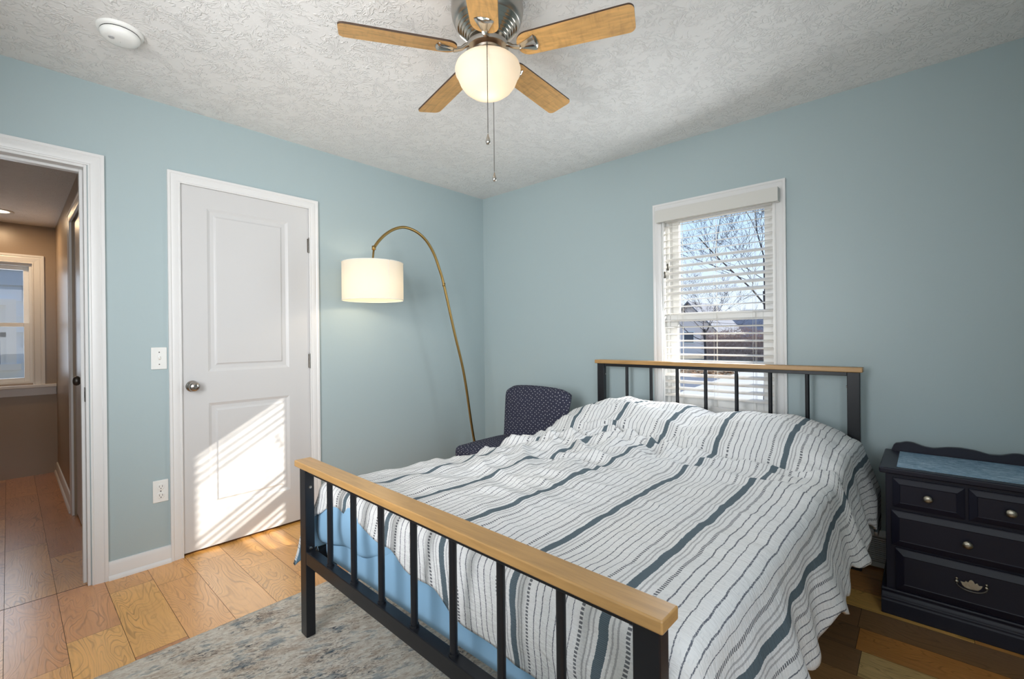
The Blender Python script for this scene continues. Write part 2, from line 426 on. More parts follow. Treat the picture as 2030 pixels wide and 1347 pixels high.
# ------------------------------------------------------------------ room shell
XR, YB, H = 3.70, -3.56, 2.44      # right wall, back wall, ceiling height
T = .12
DY0, DY1, DZ = -2.338, -1.618, 2.040      # closet door opening
HY0, HY1, HZ = -3.45, -2.708, 2.032       # hall opening
g = G()
g.box(-T, 0, DY1, T, 0, H); g.box(-T, 0, HY1, DY0, 0, H); g.box(-T, 0, DY0, DY1, DZ, H)
g.box(-T, 0, HY0, HY1, HZ, H); g.box(-T, 0, YB-T, HY0, 0, H)
struct('wall_left', g, WALL, 'blue painted wall with the white panel door and the hall doorway', 'wall')
WX0, WX1, WZ0, WZ1 = 1.680, 2.338, .690, 1.990
g = G()
g.box(0, WX0, 0, T+.04, 0, H); g.box(WX1, XR+T, 0, T+.04, 0, H); g.box(WX0, WX1, 0, T+.04, WZ1, H); g.box(WX0, WX1, 0, T+.04, 0, WZ0)
struct('wall_back', g, WALL, 'blue painted wall behind the headboard with the blind covered window', 'wall')
g = G(); RY0, RY1, RZ0, RZ1 = -3.35, -2.55, .85, 2.05
g.box(XR, XR+T, YB, RY0, 0, H); g.box(XR, XR+T, RY1, 0, 0, H); g.box(XR, XR+T, RY0, RY1, 0, RZ0); g.box(XR, XR+T, RY0, RY1, RZ1, H)
struct('wall_right', g, WALL, 'blue painted wall to the right of the nightstand', 'wall')
g = G(); BX0, BX1 = 1.40, 2.40
g.box(0, BX0, YB-T, YB, 0, H); g.box(BX1, XR+T, YB-T, YB, 0, H); g.box(BX0, BX1, YB-T, YB, 0, RZ0); g.box(BX0, BX1, YB-T, YB, RZ1, H)
struct('wall_front', g, WALL, 'blue painted wall behind the camera', 'wall')
g = G(); g.box(-.9, XR+T, YB-T, T+.04, H, H+.1)
struct('ceiling', g, CEIL, 'white stomp textured bedroom ceiling', 'ceiling')
# simple frames of the two unseen windows added for the fill lamps
for nm, bx in (('added_window_3', (XR+.03, XR+.09, RY0, RY1, RZ0, RZ1)), ('added_window_4', (BX0, BX1, YB-.09, YB-.03, RZ0, RZ1))):
    g = G(); x0, x1, y0, y1, z0, z1 = bx
    if x1-x0 < y1-y0:
        g.box(x0, x1, y0, y0+.04, z0, z1); g.box(x0, x1, y1-.04, y1, z0, z1); g.box(x0, x1, y0+.04, y1-.04, z0, z0+.04); g.box(x0, x1, y0+.04, y1-.04, z1-.04, z1)
    else:
        g.box(x0, x0+.04, y0, y1, z0, z1); g.box(x1-.04, x1, y0, y1, z0, z1); g.box(x0+.04, x1-.04, y0, y1, z0, z0+.04); g.box(x0+.04, x1-.04, y0, y1, z1-.04, z1)
    struct(nm, g, VINYL, 'white frame of an unseen window added for fill light', 'window')
# unseen closet walls added to keep sky light out of the door gap
g = G(); g.box(-.9, -.82, -2.60, 0, 0, H); g.box(-.82, -T, -2.60, -2.54, 0, H); g.box(-.82, -T, 0, .06, 0, H)
struct('wall_closet', g, WALL, 'unseen closet wall added behind the white panel door against light leaks', 'wall')

# floor: planks running away from the door wall
PW, PY0 = .1667, .007
PAL = [(.50, .275, .115), (.43, .215, .085), (.54, .33, .145), (.40, .20, .085), (.47, .25, .12), (.34, .165, .07), (.56, .35, .17), (.45, .225, .10)]
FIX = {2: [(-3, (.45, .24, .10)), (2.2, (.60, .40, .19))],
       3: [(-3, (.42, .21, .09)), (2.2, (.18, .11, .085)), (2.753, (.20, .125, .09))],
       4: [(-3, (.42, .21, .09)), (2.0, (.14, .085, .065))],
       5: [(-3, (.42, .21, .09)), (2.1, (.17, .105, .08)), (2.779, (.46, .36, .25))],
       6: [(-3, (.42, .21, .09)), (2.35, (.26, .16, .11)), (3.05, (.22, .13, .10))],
       11: [(-.02, (.52, .30, .14)), (.62, (.50, .28, .12))],
       12: [(-.02, (.53, .32, .16)), (.40, (.50, .30, .14)), (1.3, (.5, .3, .14))],
       13: [(-.02, (.55, .33, .16)), (.13, (.53, .32, .17)), (.95, (.45, .22, .1))],
       14: [(-.02, (.53, .30, .13)), (.25, (.52, .29, .13)), (1.1, (.45, .22, .1))],
       15: [(-.02, (.50, .27, .10)), (.17, (.56, .33, .125)), (.80, (.36, .17, .075)), (1.5, (.4, .2, .1))],
       16: [(-.02, (.48, .245, .125)), (.50, (.58, .35, .145)), (1.15, (.4, .2, .1))],
       17: [(-.02, (.42, .21, .105)), (.66, (.52, .29, .12))],
       18: [(-.02, (.45, .22, .10)), (.30, (.48, .26, .12))]}
HALLP = [(.30, .155, .085), (.36, .19, .105), (.42, .22, .11), (.34, .17, .09), (.45, .26, .13)]
g = G(); cols = []
rows = int((PY0-YB+.12)/PW)+2
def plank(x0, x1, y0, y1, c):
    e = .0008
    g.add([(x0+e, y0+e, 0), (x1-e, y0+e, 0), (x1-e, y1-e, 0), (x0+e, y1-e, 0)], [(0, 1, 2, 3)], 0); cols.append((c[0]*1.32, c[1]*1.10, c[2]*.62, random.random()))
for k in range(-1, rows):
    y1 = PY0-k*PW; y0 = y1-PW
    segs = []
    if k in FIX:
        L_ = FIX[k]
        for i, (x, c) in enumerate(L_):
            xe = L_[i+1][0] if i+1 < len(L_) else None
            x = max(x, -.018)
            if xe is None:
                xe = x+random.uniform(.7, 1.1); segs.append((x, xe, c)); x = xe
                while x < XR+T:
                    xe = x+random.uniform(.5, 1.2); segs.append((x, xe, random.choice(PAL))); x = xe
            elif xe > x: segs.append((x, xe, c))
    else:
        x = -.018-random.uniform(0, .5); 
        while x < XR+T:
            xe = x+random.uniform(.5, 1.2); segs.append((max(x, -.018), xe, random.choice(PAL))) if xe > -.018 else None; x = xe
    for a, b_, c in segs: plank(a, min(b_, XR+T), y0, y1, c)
    x = -.022
    while x > -2.95 and k >= 0:
        xe = x-random.uniform(.5, 1.3); plank(max(xe, -2.95), x, y0, y1, random.choice(HALLP)); x = xe
npl = len(g.f)
g.box(-2.95, XR+T, YB-T, T, -.1, -.0015, 1)
cols += [(.05, .03, .02, 0)]*6
fl = struct('floor', g, [FLOORM, SUBF], 'wide plank hickory floor with strong grain', 'floor', fixn=False)
ca = fl.data.color_attributes.new('plank', 'FLOAT_COLOR', 'CORNER')
for p, c in zip(fl.data.polygons, cols):
    for li in p.loop_indices: ca.data[li].color = c

# casings with a moulded profile (profile across the width w, depth out of the wall)
CASP = [(0, 0), (0, .012), (.10, .0135), (.16, .010), (.24, .0115), (.62, .0155), (.72, .014), (.80, .0175), (1, .0175), (1, 0)]
def casing_u(y0, y1, z1, w, side='x', base=0, z0=0, closed=False, prof=CASP, sgn=1):
    """moulding round an opening: list of mitred strips. opening y0..y1, head z1. side 'x': on plane x=base facing +x; side 'y': on plane y=base facing -y"""
    def P(a, h, d):   # a horizontal coordinate, h height, d depth
        return (base+d*sgn, a, h) if side == 'x' else (a, base-d*sgn, h)
    gs = []
    def strip(p_in0, p_out0, p_in1, p_out1):
        q = G(); vs = []
        for (i0, o0) in ((p_in0, p_out0), (p_in1, p_out1)):
            for t, d in prof: vs.append(P(i0[0]+(o0[0]-i0[0])*t, i0[1]+(o0[1]-i0[1])*t, d))
        n = len(prof)
        q.add(vs, [(i, (i+1) % n, n+(i+1) % n, n+i) for i in range(n)]+[tuple(range(n))[::-1], tuple(range(n, 2*n))]); return q
    zb = z0-w if closed else z0
    gs.append(strip((y0, z0), (y0-w, zb), (y0, z1), (y0-w, z1+w)))
    gs.append(strip((y1, z0), (y1+w, zb), (y1, z1), (y1+w, z1+w)))
    gs.append(strip((y0, z1), (y0-w, z1+w), (y1, z1), (y1+w, z1+w)))
    if closed: gs.append(strip((y0, z0), (y0-w, z0-w), (y1, z0), (y1+w, z0-w)))
    return gs
def casing(name, label, *a, m=TRIM, **k):
    q = G()
    for s in casing_u(*a, **k): q.add(s.v, s.f)
    return autosmooth(struct(name, q, m, label, 'door casing'), .5)
casing('trim_1', 'white moulded casing around the closed panel door', DY0+.006, DY1-.006, DZ-.008, .058)
casing('trim_2', 'white moulded casing around the open hall doorway', HY0+.004, HY1-.001+.004, HZ-.004, .060)
# jamb and stop of the hall doorway
g = G(); g.box(-T-.004, .004, HY1-.012, HY1, 0, HZ); g.box(-T-.004, .004, HY0, HY0+.012, 0, HZ); g.box(-T-.004, .004, HY0+.012, HY1-.012, HZ-.016, HZ)
g.box(-.085, -.048, HY1-.024, HY1-.012, 0, HZ-.016); g.box(-.085, -.048, HY0+.012, HY1-.024, HZ-.028, HZ-.016)
j = struct('trim_3', g, TRIM, 'white jamb and stop lining the hall doorway', 'door jamb', bevel=.0015)
# strike plate
s_ = thing('strike_plate', 'small dark metal strike plate let into the hall door jamb', 'strike plate', (-.022, HY1-.0125, .92))
g = G(); g.box(-.040, -.006, HY1-.0145, HY1-.0122, .886, .955); build('plate', g, DARKMETAL, s_, bevel=.0005)
g = G(); g.box(-.030, -.016, HY1-.0150, HY1-.0146, .905, .935); build('latch_slot', g, DARK, s_)
# baseboard between the doorways, with shoe moulding
BASEP = [(0, 0), (.024, 0), (.023, .010), (.018, .018), (.013, .021), (.012, .070), (.009, .080), (.007, .086), (0, .088)]
def baseboard(name, label, axis, base, a, b, sgn=1, prof=BASEP, m=TRIM):
    q = G()
    if axis == 'y': q.prism([(base+d*sgn, h) for d, h in prof], 'y', a, b)
    else: q.prism([(base-d*sgn, h) for d, h in prof], 'x', a, b)
    return autosmooth(struct(name, q, m, label, 'baseboard'), .5)
baseboard('baseboard_left', 'short white baseboard between the hall doorway and the panel door', 'y', 0, HY1+.063, DY0-.052)
baseboard('baseboard_corner', 'white baseboard right of the panel door behind the floor lamp', 'y', 0, DY1+.052, 0)
baseboard('baseboard_back', 'white baseboard under the window wall', 'x', 0, .026, 1.15)

# ------------------------------------------------------------------ closet door
d1 = G()
X0 = -.036; XF = -.002
y0, y1, z0, z1 = DY0+.006, DY1-.006, .014, DZ-.008
pan = [(-2.205, -1.757, 1.000, 1.922), (-2.205, -1.757, .225, .822)]
# face as a grid with two recessed moulded panels
ys = [y0, pan[0][0], pan[0][1], y1]; zs = [z0, pan[1][2], pan[1][3], pan[0][2], pan[0][3], z1]
for i in range(3):
    for jx in range(5):
        if i == 1 and jx in (1, 3): continue
        d1.add([(XF, ys[i], zs[jx]), (XF, ys[i+1], zs[jx]), (XF, ys[i+1], zs[jx+1]), (XF, ys[i], zs[jx+1])], [(0, 1, 2, 3)])
for a, b_, c, d in pan:
    steps = [(0, 0), (.008, -.004), (.016, -.0075), (.034, -.0075), (.040, -.006), (.046, -.0015), (.047, -.0015)]
    for (i0, x0), (i1, x1) in zip(steps, steps[1:]):
        o0 = [(XF+x0, a+i0, c+i0), (XF+x0, b_-i0, c+i0), (XF+x0, b_-i0, d-i0), (XF+x0, a+i0, d-i0)]
        o1 = [(XF+x1, a+i1, c+i1), (XF+x1, b_-i1, c+i1), (XF+x1, b_-i1, d-i1), (XF+x1, a+i1, d-i1)]
        d1.add(o0+o1, [(k, (k+1) % 4, 4+(k+1) % 4, 4+k) for k in range(4)])
    i1, x1 = steps[-1]; d1.add([(XF+x1, a+i1, c+i1), (XF+x1, b_-i1, c+i1), (XF+x1, b_-i1, d-i1), (XF+x1, a+i1, d-i1)], [(0, 1, 2, 3)])
d1.add([(X0, y0, z0), (X0, y1, z0), (X0, y1, z1), (X0, y0, z1), (XF, y0, z0), (XF, y1, z0), (XF, y1, z1), (XF, y0, z1)],
       [(3, 2, 1, 0), (0, 1, 5, 4), (1, 2, 6, 5), (2, 3, 7, 6), (3, 0, 4, 7)])
door = struct('door_1', d1, DOORM, 'closed white two panel door with slatted sunlight across its lower half', 'door')
def knob(name, parent, c, axis='x', m=NICKELK, s=1):
    q = G(); prof = [(.030, 0), (.031, .003), (.028, .007), (.013, .010), (.011, .022), (.016, .030), (.025, .038), (.0275, .047), (.025, .056), (.017, .062), (.006, .064)]
    q.lathe([(a*s, b_*s) for a, b_ in prof], c, 28, axis); return build(name, q, m, parent, smooth=True)
tag(knob('door_knob', door, (XF, -2.284, .925)), 'brushed steel round knob')
for zc in (1.79, 1.035, .25):
    q = G(); q.tube([(.004, DY1-.006, zc-.048), (.004, DY1-.006, zc+.048)], .0065, 10); q.lathe([(.004, 0), (.004, .006)], (.004, DY1-.006, zc+.048), 8)
    q.box(XF, XF+.002, DY1-.016, DY1-.005, zc-.045, zc+.045)
    tag(build('hinge', q, NICKELK, door, smooth=False), 'brushed steel hinge')

# light switch and outlet
sw = thing('light_switch', 'white single toggle light switch plate left of the panel door', 'light switch', (0, -2.431, 1.085))
g = G(); g.box(0, .006, -2.466, -2.397, 1.027, 1.143); build('plate', g, PLASTIC, sw, bevel=.003)
g = G(); g.hexa([(.005, -2.436, 1.076), (.005, -2.426, 1.076), (.005, -2.426, 1.098), (.005, -2.436, 1.098)], [(.014, -2.4345, 1.082), (.014, -2.4275, 1.082), (.014, -2.4275, 1.090), (.014, -2.4345, 1.090)]); build('toggle', g, PLASTIC, sw, bevel=.001)
for zz in (1.053, 1.117):
    g = G(); g.lathe([(.003, .0055), (.003, .0068)], (0, -2.431, zz), 10, 'x'); build('screw', g, DARKMETAL, sw)
ol = thing('wall_outlet', 'white duplex wall outlet low on the blue wall left of the panel door', 'outlet', (0, -2.430, .385))
g = G(); g.box(0, .006, -2.465, -2.397, .327, .443); build('plate', g, PLASTIC, ol, bevel=.003)
for zz in (.362, .408):
    g = G(); g.lathe([(.0165, .005), (.0165, .0085), (.015, .0095)], (0, -2.431, zz), 20, 'x'); rc = build('receptacle', g, PLASTIC, ol)
    g = G(); g.box(.0093, .0101, -2.4385, -2.4365, zz-.002, zz+.008); g.box(.0093, .0101, -2.4255, -2.4235, zz-.002, zz+.008); g.lathe([(.0025, .0093), (.0025, .0101)], (0, -2.431, zz-.008), 8, 'x')
    build('slot', g, DARK, rc)
g = G(); g.lathe([(.003, .0055), (.003, .0068)], (0, -2.431, .385), 10, 'x'); build('screw', g, DARKMETAL, ol)

# ------------------------------------------------------------------ hallway
g = G(); HFX = -2.80; HWY = -2.675; HH = 2.205; HLY = -3.62
hy0, hy1, hz0, hz1 = -3.42, -2.825, .815, 1.865      # far window opening
g.box(HFX-.14, HFX, HLY-.1, hy0, 0, HH); g.box(HFX-.14, HFX, hy1, HWY+.08, 0, HH); g.box(HFX-.14, HFX, hy0, hy1, 0, hz0); g.box(HFX-.14, HFX, hy0, hy1, hz1, HH)
struct('wall_hall_far', g, HALLW, 'tan wall at the far end of the hall around the hall window', 'wall')
HDX0, HDX1 = -1.27, -.50
g = G(); g.box(HFX, HDX0, HWY, HWY+.08, 0, HH); g.box(HDX1, -T, HWY, HWY+.08, 0, HH); g.box(HDX0, HDX1, HWY, HWY+.08, 2.0, HH)
struct('wall_hall_right', g, HALLW, 'tan side wall of the hall with a second door', 'wall')
g = G(); g.box(HFX, -T, HLY-.1, HLY, 0, HH); struct('wall_hall_left', g, HALLW, 'tan left side wall of the hall', 'wall')
g = G(); g.box(HFX-.14, -T, HLY-.1, HWY+.08, HH, HH+.06); struct('ceiling_hall', g, CEIL, 'textured hall ceiling', 'ceiling')
g = G()
for s in casing_u(HDX0, HDX1, 1.985, .06, side='y', base=HWY): g.add(s.v, s.f)
struct('trim_4', g, TRIM, 'white casing around the hall side door', 'door casing')
baseboard('baseboard_hall', 'white baseboard along the tan hall side wall', 'x', HWY, HFX, HDX0-.062)
g = G(); g.box(HDX0+.004, HDX1-.004, HWY+.012, HWY+.046, .012, 1.985)
hd = struct('door_2', g, DOORM, 'white door in the hall side wall', 'door')
knob('door_knob', hd, (-.56, HWY+.012, .955), 'y', DARKMETAL)
# hall window
g = G()
for s in casing_u(hy0, hy1, hz1, .075, side='x', base=HFX, z0=.80): g.add(s.v, s.f)
struct('trim_5', g, TRIM, 'white casing around the hall window', 'window casing')
g = G(); g.box(HFX-.13, HFX+.045, hy0-.09, HWY-.003, .775, .800); g.box(HFX, HFX+.014, hy0-.07, HWY-.003, .705, .775)
struct('trim_6', g, TRIM, 'white stool and apron under the hall window', 'window sill', bevel=.003)
w2 = struct('window_2', G().box(HFX-.125, HFX-.02, hy1-.018, hy1, hz0, hz1).box(HFX-.125, HFX-.02, hy0, hy0+.018, hz0, hz1).box(HFX-.125, HFX-.02, hy0+.018, hy1-.018, hz1-.02, hz1).box(HFX-.125, HFX-.02, hy0+.018, hy1-.018, hz0, hz0+.014), VINYL, 'double hung window at the end of the hall', 'window')
def sash(name, parent, axis, c0, c1, a0, a1, z0, z1, w=.035, wb=None):
    wb = wb or w; q = G()
    def B(a, b, c, d):
        if axis == 'x': q.box(c0, c1, a, b, c, d)
        else: q.box(a, b, c0, c1, c, d)
    B(a0, a0+w, z0, z1); B(a1-w, a1, z0, z1); B(a0+w, a1-w, z0, z0+wb); B(a0+w, a1-w, z1-w, z1)
    o = build(name, q, VINYL, parent, bevel=.002)
    q = G(); m = (c0+c1)/2
    if axis == 'x': q.add([(m, a0+w, z0+wb), (m, a1-w, z0+wb), (m, a1-w, z1-w), (m, a0+w, z1-w)], [(0, 1, 2, 3)])
    else: q.add([(a0+w, m, z0+wb), (a1-w, m, z0+wb), (a1-w, m, z1-w), (a0+w, m, z1-w)], [(0, 1, 2, 3)])
    build('pane', q, GLASS, o); return o
sash('sash', w2, 'x', HFX-.065, HFX-.035, hy0+.018, hy1-.018, hz0+.014, 1.345, .034)
sash('sash', w2, 'x', HFX-.105, HFX-.075, hy0+.018, hy1-.018, 1.312, hz1-.02, .034)
rl = thing('recessed_light', 'small lit recessed downlight in the hall ceiling', 'ceiling light', (-2.10, -3.02, HH))
LX, LY = -2.33, -3.015
rl.location = (LX, LY, HH); rl['_w'] = (LX, LY, HH)
g = G(); g.lathe([(.060, 0), (.085, 0), (.085, -.006), (.060, -.004)], (LX, LY, HH), 28, cap=False); build('trim_ring', g, TRIM, rl, smooth=True)
g = G(); g.lathe([(.060, -.003), (.0, -.003)], (LX, LY, HH), 28, cap=False); build('lens', g, BULB, rl)
light('recessed_light_glow', 'AREA', (LX, LY, HH-.02), 4.5, (1, .70, .42), (0, 0, -1), shape='DISK', size=.12)

# ------------------------------------------------------------------ bedroom window, blind
g = G()
for s in casing_u(WX0, WX1, WZ1+.004, .056, side='y', base=0, z0=WZ0, closed=True): g.add(s.v, s.f)
autosmooth(struct('trim_7', g, TRIM, 'white moulded casing around the bedroom window', 'window casing'), .5)
w1 = struct('window_1', G().box(WX0, WX0+.012, .002, .155, WZ0, WZ1).box(WX1-.012, WX1, .002, .155, WZ0, WZ1).box(WX0+.012, WX1-.012, .002, .155, WZ1-.012, WZ1).box(WX0+.012, WX1-.012, .002, .155, WZ0, WZ0+.02)
            .box(WX0+.012, WX0+.030, .045, .15, WZ0+.02, WZ1-.012).box(WX1-.030, WX1-.012, .045, .15, WZ0+.02, WZ1-.012), VINYL, 'white double hung bedroom window behind the blind', 'window')
sash('sash', w1, 'y', .055, .088, WX0+.030, WX1-.030, WZ0+.02, 1.315, .046, .06)
sash('sash', w1, 'y', .095, .128, WX0+.030, WX1-.030, 1.275, WZ1-.012, .044)
bl = thing('window_blind', 'white horizontal slat blind with a flat valance hanging in the bedroom window', 'window blind', ((WX0+WX1)/2, 0, WZ1))
bx0, bx1 = WX0+.006, WX1-.006
g = G(); g.box(1.663, 2.369, -.072, -.054, 1.918, 1.996); g.box(1.663, 1.679, -.054, -.019, 1.918, 1.996); g.box(2.353, 2.369, -.054, -.019, 1.918, 1.996)
tag(build('valance', g, VALM, bl, bevel=.002), 'flat grey white valance')
g = G(); g.box(bx0+.008, bx1-.008, .003, .044, 1.925, 1.974); build('head_rail', g, SLATM, bl, bevel=.002)
slz = []; z = 1.898
def tilt(z):
    if z > 1.685: return math.radians(13.5)
    if z > 1.445: return math.radians(29.5)
    if z > 1.02: return math.radians(9)
    return math.radians(21)
proto = None; rng = random.Random(3)
while z > .765:
    a = tilt(z)+rng.uniform(-.02, .02)
    if proto is None:
        q = G(); n = 6; pts = []
        for i in range(n+1):
            t = i/n-.5; pts.append((t*.046, .0028*(1-(2*t)**2)))
        vs = []
        for x in (bx0+.004-2.0, bx1-.004-2.0):
            for yy, zz in pts: vs.append((x, yy, zz+.0012))
            for yy, zz in pts[::-1]: vs.append((x, yy, zz-.0012))
        k = 2*(n+1)
        q.add(vs, [(i, (i+1) % k, k+(i+1) % k, k+i) for i in range(k)]+[tuple(range(k))[::-1], tuple(range(k, 2*k))])
        q.v = [p+Vector(bl['_w']) for p in q.v]
        o = build('slat', q, SLATM, bl, smooth=False); proto = o
    else:
        o = proto.copy(); COL.objects.link(o); o.parent = bl
    o.location = (2.0-bl['_w'][0], .022-bl['_w'][1], z-bl['_w'][2]); o.rotation_euler = (a, 0, 0)
    slz.append(z); z -= .0445
g = G(); g.box(bx0+.004, bx1-.004, .002, .046, .708, .728); build('bottom_rail', g, SLATM, bl, bevel=.003)
for cx in (1.795, 2.005, 2.222):
    g = G()
    for dy in (-.004, .048): g.tube([(cx, dy, 1.925), (cx, dy, .728)], .0009, 5)
    g.tube([(cx+.012, .022, 1.925), (cx+.012, .022, .728)], .0009, 5)
    build('ladder_cord', g, CORD, bl)
for cx, zt in ((1.702, 1.575), (1.722, 1.625)):
    g = G(); g.tube([(cx, -.012, 1.925), (cx, -.012, zt+.02)], .0011, 5); c_ = build('pull_cord', g, CORD, bl)
    g = G(); g.lathe([(.003, .045), (.0075, .038), (.0045, .022), (.008, .004), (.006, 0)], (cx, -.012, zt-.02), 10); tag(build('tassel', g, TASSEL, c_, smooth=True), 'small dark cord tassel')

# ------------------------------------------------------------------ baseboard heater behind the nightstand
ht = thing('baseboard_heater', 'low white louvered baseboard heater on the floor behind bed and nightstand', 'heater', (2.75, 0, 0))
g = G(); g.box(1.30, 3.50, -.018, 0, .012, .175); build('back_plate', g, TRIM, ht)
g = G(); g.prism([(-.018, .19), (0, .19), (0, .175), (-.036, .165), (-.036, .172)], 'x', 1.30, 3.50); build('top_cap', g, TRIM, ht)
g = G(); g.box(1.30, 3.50, -.034, -.018, .012, .038); build('bottom_strip', g, TRIM, ht, bevel=.002)
g = G()
zz = .044
while zz < .160:
    g.hexa([(1.30, -.036, zz), (3.50, -.036, zz), (3.50, -.0185, zz+.004), (1.30, -.0185, zz+.004)], [(1.30, -.036, zz+.004), (3.50, -.036, zz+.004), (3.50, -.0185, zz+.008), (1.30, -.0185, zz+.008)]); zz += .0098
build('louver_panel', g, TRIM, ht)

# ------------------------------------------------------------------ rug
RX0, RX1, RY_0, RY_1, RT = .832, 2.62, -3.42, -1.22, .016
g = G(); nx, ny = 150, 180; vs = []
for jj in range(ny+1):
    for i in range(nx+1):
        x = RX0+(RX1-RX0)*i/nx; y = RY_0+(RY_1-RY_0)*jj/ny
        ed = min(i, nx-i, jj, ny-jj)
        z = RT*(1 if ed > 1 else (.75 if ed == 1 else .0))+(.0035*noise.noise(Vector((x*70, y*70, 1)))+.002*noise.noise(Vector((x*25, y*25, 5))) if ed > 1 else 0)
        if ed <= 1: x += .003*noise.noise(Vector((y*40, 2, 3))); y += .003*noise.noise(Vector((x*40, 7, 3)))
        vs.append((x, y, max(z, .0005)))
fs = [(jj*(nx+1)+i, jj*(nx+1)+i+1, (jj+1)*(nx+1)+i+1, (jj+1)*(nx+1)+i) for jj in range(ny) for i in range(nx)]
g.add(vs, fs); g.add([(RX0, RY_0, .0005), (RX1, RY_0, .0005), (RX1, RY_1, .0005), (RX0, RY_1, .0005)], [(3, 2, 1, 0)])
tag(build('area_rug', g, RUG, smooth=True, fixn=False), 'mottled grey and cream low pile rug on the floor under the foot of the bed', 'rug')

# ------------------------------------------------------------------ bed frame
bed = thing('bed_frame', 'black metal bed frame with golden wood top rails on headboard and footboard', 'bed', (1.93, -1.15, 0))
def bedpart(name, g, m, ang, c, **k):
    g.rot(ang, c); return build(name, g, m, bed, **k)
def bedend(x0, yf, zt, ang, zlow, foot):
    c = (x0, yf, 0); W = 1.501; d = .066
    fl = .020 if foot else 0
    # wood rail
    g = G(); g.box(x0, x0+W, yf, yf+d, zt-.025, zt)
    o = bedpart('footboard_rail' if foot else 'headboard_rail', g, OAK, ang, c, bevel=.004)
    tag(o, 'golden wood rail capping the footboard' if foot else 'golden wood rail capping the headboard')
    ya, yb = yf+.016, yf+.052
    for xa in (x0+.012, x0+W-.012-.052):
        g = G(); g.box(xa, xa+.052, ya, yb, (.0195 if foot else 0), zt-.025)
        p = bedpart('post', g, BLACK, ang, c, bevel=.003)
        sgn = 1 if xa < x0+.5 else -1
        for zb in (zt-.10, zlow+.06):
            q = G(); xx = xa+.052 if sgn > 0 else xa
            q.lathe([(.006, 0), (.006, .004*sgn), (.002, .005*sgn)], (xx, (ya+yb)/2, zb), 10, 'x'); q.rot(ang, c)
            tag(build('bolt', q, NICKELK, p), 'small steel bolt head')
    g = G(); g.box(x0+.064, x0+W-.064, ya+.006, yb-.006, zt-.045, zt-.025); bedpart('upper_crossbar', g, BLACK, ang, c, bevel=.002)
    g = G(); g.box(x0+.064, x0+W-.064, ya, yb, zlow, zlow+.05); bedpart('lower_crossbar', g, BLACK, ang, c, bevel=.003)
    for i in range(7):
        xc = x0+.750+(i-3)*.1725
        g = G(); g.tube([(xc, (ya+yb)/2, zlow+.05), (xc, (ya+yb)/2, zt-.045)], .0105, 14)
        g.lathe([(.0135, 0), (.0135, .008)], (xc, (ya+yb)/2, zlow+.05), 14)
        autosmooth(bedpart('bar', g, BLACK, ang, c))
bedend(1.2337, -.130, 1.0099, 0.0, .40, False)
bedend(1.1355, -2.2094, .7028, -.0178, .305, True)
def railx(y): return 1.2337+(y+.10)/2.1*.0985
for off in (.006, 1.465):
    g = G(); xa, xb = railx(-.09)+off, railx(-2.15)+off
    g.hexa([(xb, -2.145, .245), (xb+.028, -2.145, .245), (xa+.028, -.115, .245), (xa, -.115, .245)], [(xb, -2.145, .335), (xb+.028, -2.145, .335), (xa+.028, -.115, .335), (xa, -.115, .335)])
    build('side_rail', g, BLACK, bed, bevel=.003)
# leg bracket ring seen at the left foot corner
g = G(); g.lathe([(.006, 0), (.011, 0), (.011, .003), (.006, .003)], (1.222, -2.160, .362), 14, 'y', cap=False); build('corner_washer', g, NICKELK, bed)

# mattress in a light blue fitted sheet
g = G(); zb, zt = .272, .562
def mx(y): return railx(y)+.012
yy0, yy1 = -2.108, -.150
g.hexa([(mx(yy0), yy0, zb), (mx(yy0)+1.476, yy0, zb), (mx(yy1)+1.476, yy1, zb), (mx(yy1), yy1, zb)], [(mx(yy0), yy0, zt), (mx(yy0)+1.476, yy0, zt), (mx(yy1)+1.476, yy1, zt), (mx(yy1), yy1, zt)])
tag(build('mattress', g, SHEET, bevel=.05, seg=5), 'mattress in a light blue fitted sheet on the black bed frame', 'mattress')

# light blue blanket bunched under the comforter at the foot end
g = G(); nu, nv = 70, 26; vs = []
for jj in range(nv+1):
    v = jj/nv
    for i in range(nu+1):
        uu = i/nu; x = 1.165+uu*.56
        bot = .350+.092*uu+.008*math.sin(uu*9)+.012*noise.noise(Vector((uu*4, 0, 4)))
        top = .566
        a = v*PI*.5
        if v < .25: y = -2.085-.030*math.sin(v/.25*PI/2); z = top-.004*v*4
        else:
            t = (v-.25)/.75; z = top-(top-bot)*t
            y = -2.118-.014*math.sin(t*PI)*(1-uu*.6)-.010*noise.noise(Vector((x*6, z*9, 2)))
            if t > .93: y += .012*(t-.93)/.07
        y += .035*max(0, uu-.55)/.45
        y -= (x-1.135)*.0178
        vs.append((x, y, z))
fs = [(jj*(nu+1)+i, jj*(nu+1)+i+1, (jj+1)*(nu+1)+i+1, (jj+1)*(nu+1)+i) for jj in range(nv) for i in range(nu)]
g.add(vs, fs); bk = build('blanket', g, SHEET, smooth=True)
md = bk.modifiers.new('s', 'SOLIDIFY'); md.thickness = .006
tag(bk, 'light blue blanket bunched between mattress and comforter at the foot of the bed', 'blanket')

